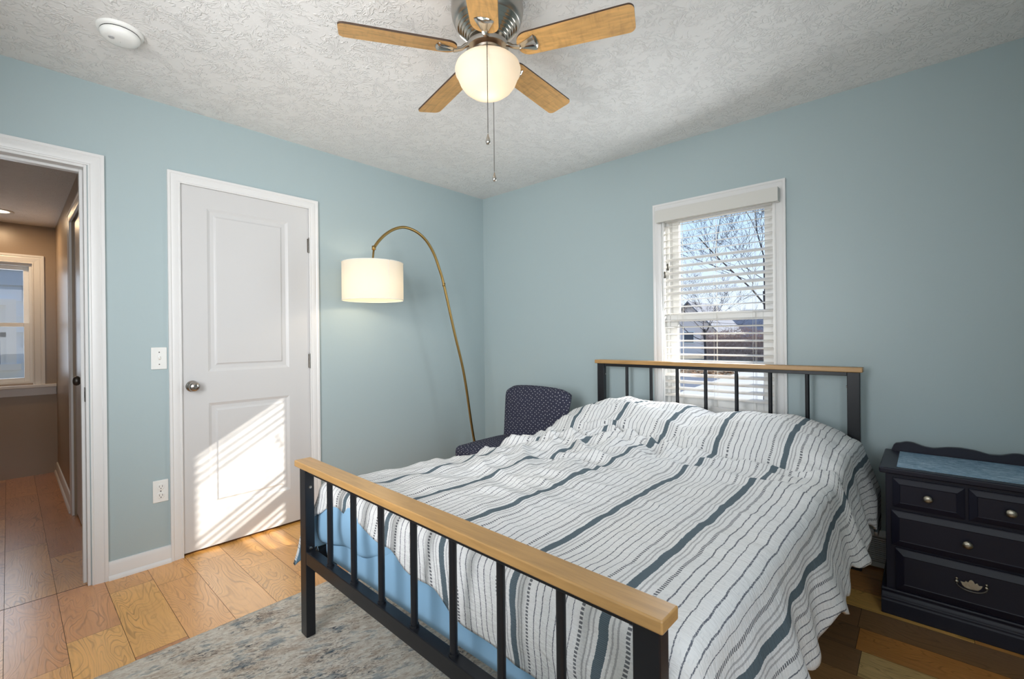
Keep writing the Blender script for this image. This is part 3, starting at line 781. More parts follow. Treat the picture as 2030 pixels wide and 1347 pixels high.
# ------------------------------------------------------------------ comforter
UL, UR, VF, RAD = .045, 1.455, 1.925, .055
def lerp_tab(tab, x):
    if x <= tab[0][0]: return tab[0][1]
    for (a, b), (c, d) in zip(tab, tab[1:]):
        if x <= c: return b+(d-b)*(x-a)/(c-a)
    return tab[-1][1]
FOOT = [(-.4, .20), (0, .17), (.12, .12), (.20, .105), (.42, .135), (.55, .155), (.62, .19), (.75, .20), (.82, .235), (.95, .265), (1.15, .285), (1.3, .32), (1.6, .36), (2.0, .40)]
RIGHT = [(0, .44), (.15, .44), (.30, .37), (.6, .345), (.9, .35), (1.3, .35), (2.4, .36)]
LEFT = [(0, .16), (.5, .17), (1.0, .24), (1.4, .30), (1.9, .36), (2.4, .38)]
def pillow(a, v):
    def sup(t, p, q): return max(0, 1-abs(t)**p)**q
    l = sup((a-.47)/.46, 2.4, .55)*sup((v-.17)/.37, 3.0, .8)
    rr = sup((a-1.125)/.37, 2.4, .6)*sup((v-.20)/.38, 2.6, .8)
    return .152*max(l, rr)
def sst(a, b, x):
    t = min(1, max(0, (x-a)/(b-a))); return t*t*(3-2*t)
def wrinkle(a, v):
    left = 1-sst(.25, 1.15, a); mid = max(0, 1-abs(v-.85)/.8)
    calm = .42+.58*max(left*.9, 1-sst(.75, 1.25, v)*sst(.7, 1.0, a))
    nz = lambda x, y, z: noise.noise(Vector((x, y, z)))
    aw, vw = a+.10*nz(a*2.2, v*2.2, 11), v+.10*nz(a*2.2, v*2.2, 15)
    w = .011*nz(a*2.6, v*2.6, .3)
    r1 = nz(aw*2.2+vw*1.2, vw*7.0-aw*2.2, 2.2); w += calm*(.008+.024*left*mid+.008*mid)*(1-2.2*abs(r1))
    r3 = nz(aw*3.4-vw*3.0, vw*8+aw*6, 5.2); w += calm*(.005+.018*left*mid+.006*mid)*(1-2*abs(r3))
    w += calm*.006*nz(a*8, v*9, 7.7)+.0022*nz(a*22, v*24, 1.1)
    # creases and gathers where the pillows end
    for c_, k_, sg, am in ((.57, .05, .026, .032), (.65, -.06, .024, .026), (.74, -.16, .028, .028), (.86, .22, .030, .020), (1.0, -.25, .03, .016)):
        q = v-c_-k_*(a-.8)-.03*math.sin(a*5+c_*20)-.02*nz(a*5, c_, 3)
        w += am*math.exp(-(q/sg)**2)*max(0, .40+1.2*nz(a*2.8, c_*9, 1))
    w -= .016*math.exp(-((v-.525-.03*math.sin(a*4+1))/.028)**2)
    ra, rv = a-.70, v-.46; ds = math.hypot(ra, rv); an = math.atan2(rv, ra)
    if v > .5: w += .013*math.sin(an*15+2.5*nz(a*3, v*3, 21))*math.exp(-((ds-.26)/.17)**2)*max(0, .5+nz(an*2.2, 1.5, 8))*1.6
    w += left*mid*.008*nz(aw*13+vw*5, vw*19-aw*6, 31)
    # lumps on the pillows
    pl = max(0, 1-((v-.2)/.28)**2)
    w += pl*(.010*nz(a*5, v*5, 9)+.022*left*(1-2*abs(nz(a*3.6+v*5, v*4-a*2, 4))))
    return w
def foldn(v, k, s): return math.sin(v*k+s+1.7*noise.noise(Vector((v*2.1, s, 0))))
def comf_pt(a, v):
    ou = a-UR if a > UR else (a-UL if a < UL else 0)
    ov = v-VF if v > VF else 0
    ac, vc = min(max(a, UL), UR), min(v, VF)
    y = -.150-vc; x = railx(y)+ac
    edge = min(1, min(ac-UL, UR-ac)/.12) if True else 1
    top = .600+pillow(a if ou == 0 else ac, vc)+wrinkle(a, v)*(1 if ou == 0 and ov == 0 else .8)
    top += .012*math.sin(PI*min(1, max(0, (ac-UL)/(UR-UL))))-.058*math.exp(-((ac-.03)/.22)**2)*math.exp(-((vc-.98)/.58)**2)
    o = math.hypot(ou, ov)
    if o == 0: return Vector((x, y, top))
    dx, dy = ou/o, -ov/o
    if o < RAD*PI/2: out = RAD*math.sin(o/RAD); dn = RAD*(1-math.cos(o/RAD))
    else:
        e = o-RAD*PI/2
        fl = .25 if ou > 0 else (.14+.24*sst(1.3, 1.9, v) if ou < 0 else .0)
        if ov > 0 and ou == 0: fl = -.03
        out = RAD+fl*e; dn = RAD+e*math.sqrt(1-fl*fl)
        if ou > 0:
            out += (.020*foldn(v, 13, .5)+.013*foldn(v, 29, 2))*min(1, e/.25)+.02*math.exp(-((v-.18)/.16)**2)*min(1, e/.2)
        if ou < 0: out += .014*foldn(v, 15, 1)*min(1, e/.25)
        if ov > 0 and ou == 0:
            k = min(1, e/.12); out += .012*math.sin(min(1, e/.2)*PI)+.006*foldn(a, 9, 1)*k
            x += k*(.016*foldn(a, 7, 2)+.03*noise.noise(Vector((a*3, e*9, 6))))
    p = Vector((x+dx*out, y+dy*out, top-dn))
    if ov > 0: p.y = max(p.y, -2.147-(p.x-1.135)*.0178) if p.x > 1.13 else p.y
    if ou < 0 and v < 1.0: p.x = max(p.x, 1.172)
    p.z = max(p.z, .03)
    if p.y > -.52: p.x = min(p.x, 2.800)
    return p
NU, NV = 200, 210; g = G(); vs = []; uvs = []
for jv in range(NV+1):
    tv = jv/NV
    for iu in range(NU+1):
        tu = iu/NU
        # cloth coordinates: edges follow the hems
        v_est = tv*(VF+.2)
        a0 = -lerp_tab(LEFT, v_est)+UL; a1 = UR+lerp_tab(RIGHT, v_est)
        a1 += .018*math.sin(v_est*17)+.010*math.sin(v_est*41+1)
        a = a0+(a1-a0)*tu
        v1 = VF+lerp_tab(FOOT, a)+.006*math.sin(a*31)
        v = tv*v1
        vs.append(comf_pt(a, v)); uvs.append((a-.495-.03*(v-1.3)+(.030*sst(1.0, 1.32, a)-.055*sst(1.33, 1.72, a))*sst(.5, 1.1, v), v))
fs = [(jv*(NU+1)+iu, (jv+1)*(NU+1)+iu, (jv+1)*(NU+1)+iu+1, jv*(NU+1)+iu+1) for jv in range(NV) for iu in range(NU)]
g.add(vs, fs)
cf = build('comforter', g, [COMF, SHEET], smooth=True, uv=False, fixn=False)
ul = cf.data.uv_layers.new(name='UVMap')
for lp in cf.data.loops: ul.data[lp.index].uv = uvs[lp.vertex_index]
md = cf.modifiers.new('thick', 'SOLIDIFY'); md.thickness = .012; md.offset = -1; md.material_offset = 1; md.material_offset_rim = 0
tag(cf, 'rumpled white comforter with navy stripes spread over the bed and pillows', 'comforter')

# ------------------------------------------------------------------ nightstand
ns = thing('nightstand', 'navy black painted nightstand with four drawers and blue marbled top, right of the bed', 'nightstand', (3.073, -.25, 0))
nx0, nx1, nyf, nyb = 2.832, 3.314, -.446, -.052
g = G(); g.box(nx0, nx1, nyf, nyb, .05, .590); build('case', g, NAVY, ns, bevel=.003)
g = G(); g.box(2.812, 3.334, -.468, -.048, .590, .614); build('top', g, NAVY, ns, bevel=.006, seg=3)
g = G(); g.box(2.868, 3.30, -.425, -.088, .6140, .6155); tag(build('top_inlay', g, MARBLE, ns), 'blue marbled paper panel')
# scalloped back rail
pts = []
nseg = 60; xa, xb = 2.838, 3.308
for i in range(nseg+1):
    t = i/nseg; s = abs(t-.5)*2
    prof = [(0, .046), (.18, .042), (.38, .030), (.52, .033), (.68, .047), (.78, .048), (.88, .038), (.95, .036), (.985, .030), (1, .006)]
    pts.append((xa+(xb-xa)*t, .614+lerp_tab(prof, s)))
sm = [pts[0]]+[(pts[i][0], (pts[i-1][1]+2*pts[i][1]+pts[i+1][1])/4) for i in range(1, nseg)]+[pts[-1]]
g = G(); g.prism([(xa, .613)]+sm+[(xb, .613)], 'y', -.080, -.058); autosmooth(build('back_rail', g, NAVY, ns), .7)
# base moulding
basep = [(-.446, .105), (-.452, .105), (-.456, .098), (-.453, .088), (-.458, .076), (-.464, .070), (-.464, .062), (-.468, .056), (-.468, 0), (-.060, 0), (-.060, .105)]
g = G(); g.prism(basep, 'x', 2.816, 3.330)
autosmooth(build('base_moulding', g, NAVY, ns, bevel=.003), .5)
def drawer(x0, x1, z0, z1, ins):
    g = G(); yf = -.449; y2 = -.456; y3 = -.466
    def rect(i, y): return [(x0+i, y, z0+i), (x1-i, y, z0+i), (x1-i, y, z1-i), (x0+i, y, z1-i)]
    rings = [rect(0, -.446), rect(0, y2), rect(.003, y2-.002), rect(ins, y3), rect(ins+.003, y3+.002), rect(ins+.006, y3+.002)]
    vs = [p for q in rings for p in q]; fs = []
    for k in range(len(rings)-1):
        for i in range(4): fs.append((4*k+i, 4*k+(i+1) % 4, 4*k+4+(i+1) % 4, 4*k+4+i))
    fs.append(tuple(4*(len(rings)-1)+i for i in range(4))); fs.append((3, 2, 1, 0)); g.add(vs, fs)
    return build('drawer', g, NAVY, ns)
def pull_knob(parent, x, z):
    g = G(); g.lathe([(.008, 0), (.006, .004), (.006, .010), (.013, .014), (.0155, .018), (.014, .023), (.008, .0265), (.002, .0275)], (x, -.464, z), 24, 'y')
    tag(build('knob', g, KNOBM, parent, smooth=True), 'round aged pewter knob')
d = drawer(2.855, 3.068, .452, .574, .022); pull_knob(d, 2.963, .513)
d = drawer(3.078, 3.291, .452, .574, .022); pull_knob(d, 3.186, .513)
d = drawer(2.850, 3.296, .292, .438, .024); pull_knob(d, 3.073, .364)
d = drawer(2.862, 3.284, .112, .282, .026)
# bail pull with a shaped back plate
pl = [(-.026, .0), (-.030, .012), (-.020, .010), (-.016, .018), (-.009, .014), (-.006, .022), (0, .026), (.006, .022), (.009, .014), (.016, .018), (.020, .010), (.030, .012), (.026, .0), (.018, -.010), (0, -.013), (-.018, -.010)]
g = G(); g.prism([(3.083+x, .203+z) for x, z in pl], 'y', -.464, -.469); bp = build('bail_pull', g, KNOBM, d, bevel=.001)
tag(bp, 'shaped aged brass bail pull')
for s in (-1, 1):
    g.v = []; g = G(); g.lathe([(.006, 0), (.007, .004), (.004, .010)], (3.083+s*.040, -.464, .211), 12, 'y'); g.lathe([(.004, 0), (.004, .006)], (3.083+s*.040, -.464, .222), 10, 'y')
    build('pull_post', g, KNOBM, d, smooth=True)
g = G(); g.tube([(3.083+.041*math.cos(t), -.474-.004*math.sin(t), .209-.022*math.sin(t)) for t in [PI*i/16 for i in range(17)]], .0028, 8); build('pull_bail', g, DARKMETAL, d, smooth=True)
for x_ in (2.822,):
    pass

# ------------------------------------------------------------------ slipper chair
ch = thing('slipper_chair', 'armless slipper chair in navy fabric with white flecks between lamp and bed', 'chair', (.84, -.60, 0))
def cushion(name, prof_fn, nu=24, nv=20, **k):
    g = G(); return g
# seat: rounded block
g = G(); g.box(.565, 1.125, -.885, -.33, .235, .432); o = build('seat', g, CHAIR, ch, bevel=.040, seg=5)
# domed cushion top
g = G(); n1, n2 = 28, 28; vs = []
for jj in range(n2+1):
    for i in range(n1+1):
        s, t = i/n1*2-1, jj/n2*2-1
        x = .845+s*.252*(1-.10*abs(t)**6); y = -.610+t*.245*(1-.10*abs(s)**6)
        z = .426+.022*(1-abs(s)**6)**.5*(1-abs(t)**6)**.5*(1+.25*(1-s*s)*(1-t*t))
        vs.append((x, y, z))
g.add(vs, [(jj*(n1+1)+i, jj*(n1+1)+i+1, (jj+1)*(n1+1)+i+1, (jj+1)*(n1+1)+i) for jj in range(n2) for i in range(n1)])
build('seat_cushion', g, CHAIR, ch, smooth=True, fixn=False)
# back: slightly flared, curved top, leaning back
g = G(); n1, n2 = 26, 26; vs = []; uvq = []
for side in (0, 1):
    for jj in range(n2+1):
        for i in range(n1+1):
            s, t = i/n1*2-1, jj/n2
            half = .258+.046*t
            rx = 1.0
            zt = .400+(.405-.030*abs(s)**5+.008*math.cos(s*2))*t
            corner = max(0, (abs(s)-.82)/.18)*max(0, (t-.86)/.14)
            x = .842+.004*t+s*half*(1-.05*corner); z = zt-.022*corner
            e = 1-max(abs(s)**8, max(t, 1-t*1.0 if False else t)**14)
            th = .062*max(.0, e)**.42
            yc = -.375+.075*t+.012*(s*s)
            y = yc-(th if side == 0 else -th)
            vs.append((x, y, z))
m_ = (n1+1)*(n2+1); fs = []
for side in (0, 1):
    for jj in range(n2):
        for i in range(n1):
            q = (jj*(n1+1)+i, jj*(n1+1)+i+1, (jj+1)*(n1+1)+i+1, (jj+1)*(n1+1)+i); q = tuple(a+side*m_ for a in q)
            fs.append(q if side == 0 else q[::-1])
per = [i for i in range(n1+1)]+[jj*(n1+1)+n1 for jj in range(1, n2+1)]+[n2*(n1+1)+i for i in range(n1-1, -1, -1)]+[jj*(n1+1) for jj in range(n2-1, 0, -1)]
for k in range(len(per)):
    a, b_ = per[k], per[(k+1) % len(per)]; fs.append((b_, a, a+m_, b_+m_))
g.add(vs, fs); build('backrest', g, CHAIR, ch, smooth=True)
WOODD = simple('dark_chair_leg', (.05, .028, .015), .4)
for lx, ly in ((.60, -.85), (1.09, -.85), (.60, -.37), (1.09, -.37)):
    g = G(); g.lathe([(.014, 0), (.024, .235)], (lx, ly, 0), 14); build('leg', g, WOODD, ch, smooth=True)

# ------------------------------------------------------------------ arc floor lamp
fl_ = thing('floor_lamp', 'brass arc floor lamp with a white drum shade in the corner behind the chair', 'floor lamp', (.30, -.345, 0))
g = G(); g.lathe([(.14, 0), (.14, .018), (.132, .026), (.03, .030), (.018, .045)], (.30, -.345, 0), 40); autosmooth(build('base', g, BRASS, fl_), .5)
path = [(-.345, .03), (-.44, .40), (-.53, .88), (-.63, 1.225), (-.728, 1.577), (-.765, 1.68), (-.815, 1.79), (-.872, 1.868), (-.936, 1.918), (-1.01, 1.946), (-1.088, 1.951), (-1.165, 1.925), (-1.235, 1.878), (-1.288, 1.825), (-1.325, 1.775)]
def crom(P, k=8):
    out = []
    for i in range(len(P)-1):
        p0, p1, p2, p3 = P[max(i-1, 0)], P[i], P[i+1], P[min(i+2, len(P)-1)]
        for j in range(k):
            t = j/k
            out.append(tuple(.5*((2*b_)+(c-a)*t+(2*a-5*b_+4*c-d)*t*t+(3*b_-a-3*c+d)*t**3) for a, b_, c, d in zip(p0, p1, p2, p3)))
    return out+[P[-1]]
pp = [(.30, y, z) for y, z in crom(path)]
g = G(); g.tube(pp, .0100, 12)
for q in ((-.728, 1.577),): g.lathe([(.0115, -.012), (.0115, .012)], (.30, q[0], q[1]), 12)
build('pole', g, BRASS, fl_, smooth=True)
g = G(); g.tube([(.30, -1.325, 1.775), (.30, -1.333, 1.70), (.30, -1.334, 1.672)], .0065, 10); g.lathe([(.013, 1.762), (.013, 1.788)], (.30, -1.325, 0), 12)
g.lathe([(.022, 1.668), (.024, 1.672), (.022, 1.682), (.008, 1.686)], (.30, -1.334, 0), 20); build('shade_stem', g, BRASS, fl_, smooth=True)
SCY = -1.334; SR = .196; SZ0, SZ1 = 1.428, 1.672
g = G(); g.lathe([(SR, SZ0), (SR, SZ1)], (.30, SCY, 0), 56, cap=False); tag(build('lamp_shade', g, SHADE, fl_, smooth=True, fixn=False), 'white linen drum shade')
sa_ = math.atan2(.7*.68-.71*.73, .7*.73+.71*.68)
g = G(); g.tube([(.30+(SR+.0008)*math.cos(sa_), SCY+(SR+.0008)*math.sin(sa_), SZ0), (.30+(SR+.0008)*math.cos(sa_), SCY+(SR+.0008)*math.sin(sa_), SZ1)], .0012, 6); build('shade_seam', g, CORD, fl_)
for zr_ in (SZ0, SZ1):
    g = G(); g.tube([(.30+SR*math.cos(2*PI*i/48), SCY+SR*math.sin(2*PI*i/48), zr_) for i in range(49)], .0022, 6); build('shade_ring', g, CORD, fl_, smooth=True)
for k in range(3):
    t = 2*PI*k/3; g = G(); g.tube([(.30, SCY, SZ1-.005), (.30+SR*math.cos(t), SCY+SR*math.sin(t), SZ1-.002)], .0016, 6); build('shade_spoke', g, CORD, fl_)

g = G(); g.lathe([(.012, 1.665), (.016, 1.63), (.016, 1.60), (.028, 1.565), (.030, 1.545), (.022, 1.522), (.008, 1.512)], (.30, SCY, 0), 20); build('bulb', g, m_emit('lit_bulb', (1, .80, .52), 3), fl_, smooth=True).visible_shadow = True
light('floor_lamp_glow', 'POINT', (.30, SCY, 1.500), 1.9, (1, .78, .50), shadow_soft_size=.03)

# ------------------------------------------------------------------ ceiling fan
FX, FY = 1.761, -1.735; ZB = 2.25
fan = thing('ceiling_fan', 'five blade honey oak ceiling fan with a lit frosted glass bowl', 'ceiling fan', (FX, FY, H))
g = G(); g.lathe([(.128, 2.44), (.134, 2.43), (.136, 2.40), (.132, 2.375), (.124, 2.355), (.120, 2.352)], (FX, FY, 0), 56, cap=False); build('housing', g, PEWTER, fan, smooth=True)
g = G(); pr = [(.120, 2.352), (.117, 2.346)]
rr, zz = .115, 2.343
for k in range(5):
    pr += [(rr, zz), (rr-.003, zz-.006), (rr-.006, zz-.004), (rr-.0075, zz-.006)]; rr -= .009; zz -= .009
pr += [(.070, 2.296), (.062, 2.294), (.050, 2.290)]
g.lathe(pr, (FX, FY, 0), 56, cap=False); autosmooth(build('motor_cover', g, CHROME, fan), .9)
g = G(); g.lathe([(.050, 2.290), (.050, 2.278), (.078, 2.276), (.080, 2.268), (.078, 2.260), (.055, 2.256), (.050, 2.250)], (FX, FY, 0), 48, cap=False); autosmooth(build('flywheel', g, PEWTER, fan), .6)
g = G(); g.lathe([(.046, 2.258), (.046, 2.240), (.060, 2.236), (.060, 2.226), (.054, 2.224)], (FX, FY, 0), 40, cap=False); autosmooth(build('light_fitter', g, COPPER, fan), .6)
for k in range(3):
    t = k*2*PI/3+.3; g = G(); g.tube([(FX+.058*math.cos(t), FY+.058*math.sin(t), 2.231), (FX+.072*math.cos(t), FY+.072*math.sin(t), 2.231)], .004, 8); g.lathe([(.007, -.004), (.007, .004)], (FX+.074*math.cos(t), FY+.074*math.sin(t), 2.231), 10); build('thumb_screw', g, COPPER, fan, smooth=True)
g = G(); g.lathe([(.053, 2.232), (.060, 2.228), (.085, 2.222), (.106, 2.211), (.119, 2.198), (.1235, 2.184), (.1215, 2.170), (.1150, 2.160), (.1120, 2.152), (.1040, 2.132), (.0900, 2.113), (.0700, 2.098), (.0450, 2.089), (.0200, 2.086), (.0005, 2.0855)], (FX, FY, 0), 64, cap=False)
tag(build('glass_bowl', g, GLOBE, fan, smooth=True, fixn=False), 'lit frosted white glass bowl')
light('ceiling_fan_glow', 'POINT', (FX, FY, 2.130), .36, (1, .80, .56), shadow_soft_size=.035)
def blade(ang):
    ca, sa = math.cos(ang), math.sin(ang); pit = math.radians(BLADE_PITCH)
    def P(rad, w, h):   # radial, across, height
        w2 = w*math.cos(pit)-h*math.sin(pit); h2 = w*math.sin(pit)+h*math.cos(pit)
        return (FX+ca*rad-sa*w2, FY+sa*rad+ca*w2, ZB+h2)
    out = []
    L0, L1 = .118, .533
    def half(t):
        w = .046+.010*min(1, t*1.6)
        return w
    n = 10; top = []
    for i in range(n+1):
        a = PI/2*i/n; top.append((L0+.05*(1-math.cos(a)) if False else L0+.045*(1-math.sin(PI/2-a)) , .048*math.sin(a)))
    top = [(L0+.045*(1-math.cos(PI/2*i/n)), .050*math.sin(PI/2*i/n)**.8) for i in range(n+1)]
    top += [(L1-.05, .0565)]
    top += [(L1-.022+.022*math.sin(PI/2*i/n), .0565-.022*(1-math.cos(PI/2*i/n))) for i in range(n+1)]
    poly = top+[(a, -b_) for a, b_ in top[::-1]]
    poly = [p for i, p in enumerate(poly) if i == 0 or (abs(p[0]-poly[i-1][0])+abs(p[1]-poly[i-1][1])) > 1e-5]
    m = len(poly)
    g = G(); th = .0035
    vs = [P(a, b_, -th) for a, b_ in poly]+[P(a, b_, th) for a, b_ in poly]
    g.add(vs, [tuple(range(m))], 0); 
    g.f.append(tuple(range(m, 2*m))[::-1]); g.mi.append(0)
    for i in range(m): g.f.append((i, (i+1) % m, m+(i+1) % m, m+i)); g.mi.append(1)
    o = build('blade', g, [BLADE, BLADEEDGE], fan, uv=False)
    uvl = o.data.uv_layers.new(name='UVMap')
    loc = {}
    for i, (a, b_) in enumerate(poly): loc[i] = (a, b_); loc[m+i] = (a, b_)
    for lp in o.data.loops: q = loc[lp.vertex_index]; uvl.data[lp.index].uv = (q[0]+ang, q[1])
    # blade iron: arm and shell shaped medallion with flutes under the blade
    g = G(); g.tube([P(.072, 0, .018), P(.085, 0, .012), P(.100, 0, .000), P(.118, 0, -.006), P(.130, 0, -.008)], [.0085, .008, .0075, .009, .010], 12)
    ns_, nt_ = 18, 12; vs = []
    for jj in range(nt_+1):
        t = jj/nt_; rad = .122+.076*t
        hw = .009+.026*t**1.1
        for i in range(ns_+1):
            s = i/ns_*2-1
            rr = rad-.012*t*(abs(s)**2.2)
            flute = .0018*abs(math.sin(s*PI*2.5)) if abs(s) > .38 else .0012
            dep = .0035+(.011*(1-s*s*.85)*(.45+.55*math.sin(PI*min(1, t*1.02)*.5+.25)))
            if t > .9: dep *= 1-(t-.9)/.1*.75
            vs.append(P(rr, s*hw, -dep-flute*(t > .1)))
    fs = [(jj*(ns_+1)+i, jj*(ns_+1)+i+1, (jj+1)*(ns_+1)+i+1, (jj+1)*(ns_+1)+i) for jj in range(nt_) for i in range(ns_)]
    o0 = len(vs)
    per = [i for i in range(ns_+1)]+[jj*(ns_+1)+ns_ for jj in range(1, nt_+1)]+[nt_*(ns_+1)+i for i in range(ns_-1, -1, -1)]+[jj*(ns_+1) for jj in range(nt_-1, 0, -1)]
    for jj in range(nt_+1):
        t = jj/nt_; rad = .122+.076*t; hw = .009+.026*t**1.1
        for i in range(ns_+1):
            s = i/ns_*2-1; vs.append(P(rad-.012*t*abs(s)**2.2, s*hw, -.003))
    for k in range(len(per)):
        a, b_ = per[k], per[(k+1) % len(per)]; fs.append((a, b_, b_+o0, a+o0))
    g.add(vs, fs)
    autosmooth(build('blade_iron', g, CHROME, fan), .7)
BLADE_PITCH = -12
for k in range(5): blade(math.radians(238.5-72*k))
# pull chains
tc_ = Vector((CAM[0]-FX, CAM[1]-FY, 0)).normalized(); sd = Vector((-tc_.y, tc_.x, 0))
def chain(pts, zend, name, kr):
    P = [Vector(p) for p in pts]; g = G(); acc = 0; step = .0042
    for a, b_ in zip(P, P[1:]):
        n_ = max(1, int((b_-a).length/step))
        for i in range(n_):
            c = a+(b_-a)*(i/n_); g.lathe([(.0005, -.0018), (.0019, -.0009), (.0019, .0009), (.0005, .0018)], c, 5, cap=False)
    o = build(name, g, DARKMETAL, fan, smooth=True)
    g = G(); e = P[-1]; g.lathe([(.001, 0), (.003, -.006), (.007, -.018), (.0085, -.028), (.006, -.036), (.001, -.038)], e, 16); build('chain_bob', g, CHROME, o, smooth=True)
c0 = Vector((FX, FY, 0))
A = c0+tc_*.052-sd*.002; 
chain([A+Vector((0, 0, 2.250)), c0+tc_*.066-sd*.002+Vector((0, 0, 2.246)), c0+tc_*.100-sd*.002+Vector((0, 0, 2.222)), c0+tc_*.127-sd*.002+Vector((0, 0, 2.190)), c0+tc_*.1275-sd*.002+Vector((0, 0, 1.888))], 0, 'pull_chain', 1)
Bp = c0-tc_*.128+sd*.022
chain([c0-tc_*.052+sd*.010+Vector((0, 0, 2.250)), c0-tc_*.100+sd*.018+Vector((0, 0, 2.226)), Bp+Vector((0, 0, 2.190)), Bp+Vector((0, 0, 1.846))], 0, 'pull_chain', 1)

# ------------------------------------------------------------------ smoke detector
SDX, SDY = .572, -2.652
sd_ = thing('smoke_detector', 'round white smoke detector on the ceiling above the hall doorway', 'smoke detector', (SDX, SDY, H))
g = G(); g.lathe([(.076, 0), (.077, -.006), (.074, -.012), (.064, -.013)], (SDX, SDY, H), 48, cap=False); build('mounting_ring', g, PLASTIC, sd_, smooth=True)
g = G(); g.lathe([(.062, -.012), (.0625, -.017)], (SDX, SDY, H), 48, cap=False); build('vent_gap', g, DARK, sd_)
g = G(); g.lathe([(.064, -.016), (.066, -.020), (.064, -.030), (.055, -.040), (.038, -.045), (.001, -.046)], (SDX, SDY, H), 48, cap=False); dome = build('dome', g, PLASTIC, sd_, smooth=True)
g = G(); g.lathe([(.010, -.044), (.010, -.0475), (.001, -.048)], (SDX+.015, SDY-.03, H), 16, cap=False); build('test_button', g, simple('grey_button', (.45, .45, .45), .5), dome)

# ------------------------------------------------------------------ outdoors
GZ = -.5
LAWN = simple('winter_lawn', (.30, .25, .17), .95, var=.4, vscale=3)
ASPH = simple('shaded_asphalt', (.13, .15, .19), .9, var=.25, vscale=2)  # blue tone of the shadows on the road is put into the asphalt colour
CONC = simple('pale_concrete', (.55, .53, .50), .9, var=.1, vscale=2)
LEAFL = simple('fallen_leaves', (.28, .15, .07), .95, var=.6, vscale=9)
BARK = simple('dark_bark', (.060, .050, .050), .9)
HEDGE = simple('brown_winter_twigs', (.42, .30, .25), .95, var=.5, vscale=6)
HOUSEW = simple('pale_pink_siding', (.88, .78, .74), .8)
ROOFM = simple('grey_shingles', (.22, .23, .26), .9, bump=.3, bscale=8)
BLUEW = simple('pale_shingle_siding', (.74, .81, .88), .8, var=.05, vscale=3)
BLINDM = simple('grey_house_blind', (.35, .40, .46), .6)
# unseen roof of this house, added to keep sun off the house next door
g = G(); x0, x1, y0, y1, zz = -3.75, 4.1, -8.0, .50, 2.56
g.add([(x0, y0, zz), (x1, y0, zz), (x1, y1, zz), (x0, y1, zz), (x0, (y0+y1)/2, 4.9), (x1, (y0+y1)/2, 4.9)], [(3, 2, 1, 0), (0, 1, 5, 4), (2, 3, 4, 5), (1, 2, 5), (3, 0, 4)])
struct('roof', g, ROOFM, 'unseen roof over the bedroom, added to shade the house next door', 'roof')
g = G(); g.box(-40, 40, -40, 90, GZ-.3, GZ); struct('ground', g, LAWN, 'winter lawn outside the bedroom window', 'ground')
g = G(); g.box(-14, 6, 6.5, 15.5, GZ, GZ+.012); struct('road', g, ASPH, 'dark asphalt road with blue shade in its colour, seen low in the bedroom window', 'road')
g = G(); g.add([(-1.7, 4, GZ+.02), (2.2, 4, GZ+.02), (-1.0, 26, GZ+.02), (-3.6, 26, GZ+.02)], [(0, 1, 2, 3)]); g.add([(-1.7, 4, GZ-.02), (2.2, 4, GZ-.02), (-1.0, 26, GZ-.02), (-3.6, 26, GZ-.02)], [(3, 2, 1, 0)])
struct('driveway', g, CONC, 'pale concrete driveway seen low in the bedroom window', 'driveway')
g = G(); rg = random.Random(5)
for i in range(2600):
    x = rg.uniform(-9, -2.9); y = rg.uniform(16, 26); a = rg.uniform(0, PI); s = rg.uniform(.05, .12)
    c, s_ = math.cos(a)*s, math.sin(a)*s; z = GZ+.03+rg.uniform(0, .10); t = rg.uniform(-.05, .05)
    g.add([(x-c, y-s_, z), (x+s_, y-c, z+t), (x+c, y+s_, z), (x-s_, y+c, z-t*.5)], [(0, 1, 2, 3)])
tag(build('leaf_litter', g, LEAFL, fixn=False), 'brown fallen leaves on the lawn seen low in the bedroom window', 'leaves', None, 'stuff')

def tree(name, label, base, height, spread, seed, levels, lean=(0, 0), r0=.12, trunk_h=.25, up=.25):
    R = random.Random(seed); tr = thing(name, label, 'tree', base, 'bare trees outside the bedroom window')
    gt = G(); gb = G()
    b = Vector(base); top = b+Vector((lean[0], lean[1], height*trunk_h))
    gt.tube([b, (b+top)/2+Vector((.05, 0, 0)), top], [r0, r0*.85, r0*.75], 8)
    def grow(p, d, length, rad, lev):
        pts = [p]; q = p.copy(); dd = d.copy(); n = 4
        for i in range(n):
            dd = (dd+Vector((R.uniform(-1, 1), R.uniform(-1, 1), R.uniform(-.6, .8)+up))*.22).normalized(); q = q+dd*(length/n); pts.append(q.copy())
        gb.tube(pts, [max(.0028, rad*(1-.5*i/n)) for i in range(n+1)], 5 if rad > .02 else 3)
        if lev == 0: return
        k = R.randint(3, 4) if lev > 1 else R.randint(3, 5)
        for c in range(k):
            i = R.randint(1, n); nd = (dd*R.uniform(.4, .9)+Vector((R.uniform(-1, 1), R.uniform(-1, 1), R.uniform(-.5, .9)))*spread).normalized()
            grow(pts[i], nd, length*R.uniform(.55, .78), rad*.50, lev-1)
    for c in range(5):
        d = Vector((R.uniform(-1, 1), R.uniform(-1, 1), R.uniform(.4, 1.4))).normalized()
        grow(top-Vector((0, 0, R.uniform(0, height*trunk_h*.3))), d, height*.30, r0*.26, levels)
    build('trunk', gt, BARK, tr, uv=False); build('branches', gb, BARK, tr, uv=False)
tree('bare_tree', 'bare winter tree with a round crown low in the upper window sash', (-3.5, 16, GZ), 5.0, .9, 4, 4, r0=.075, trunk_h=.38, up=.05)
tree('bare_tree', 'tall bare winter tree reaching in from the right of the upper window sash', (.15, 9.5, GZ), 8.5, .75, 11, 5, r0=.085, trunk_h=.32, up=.30)
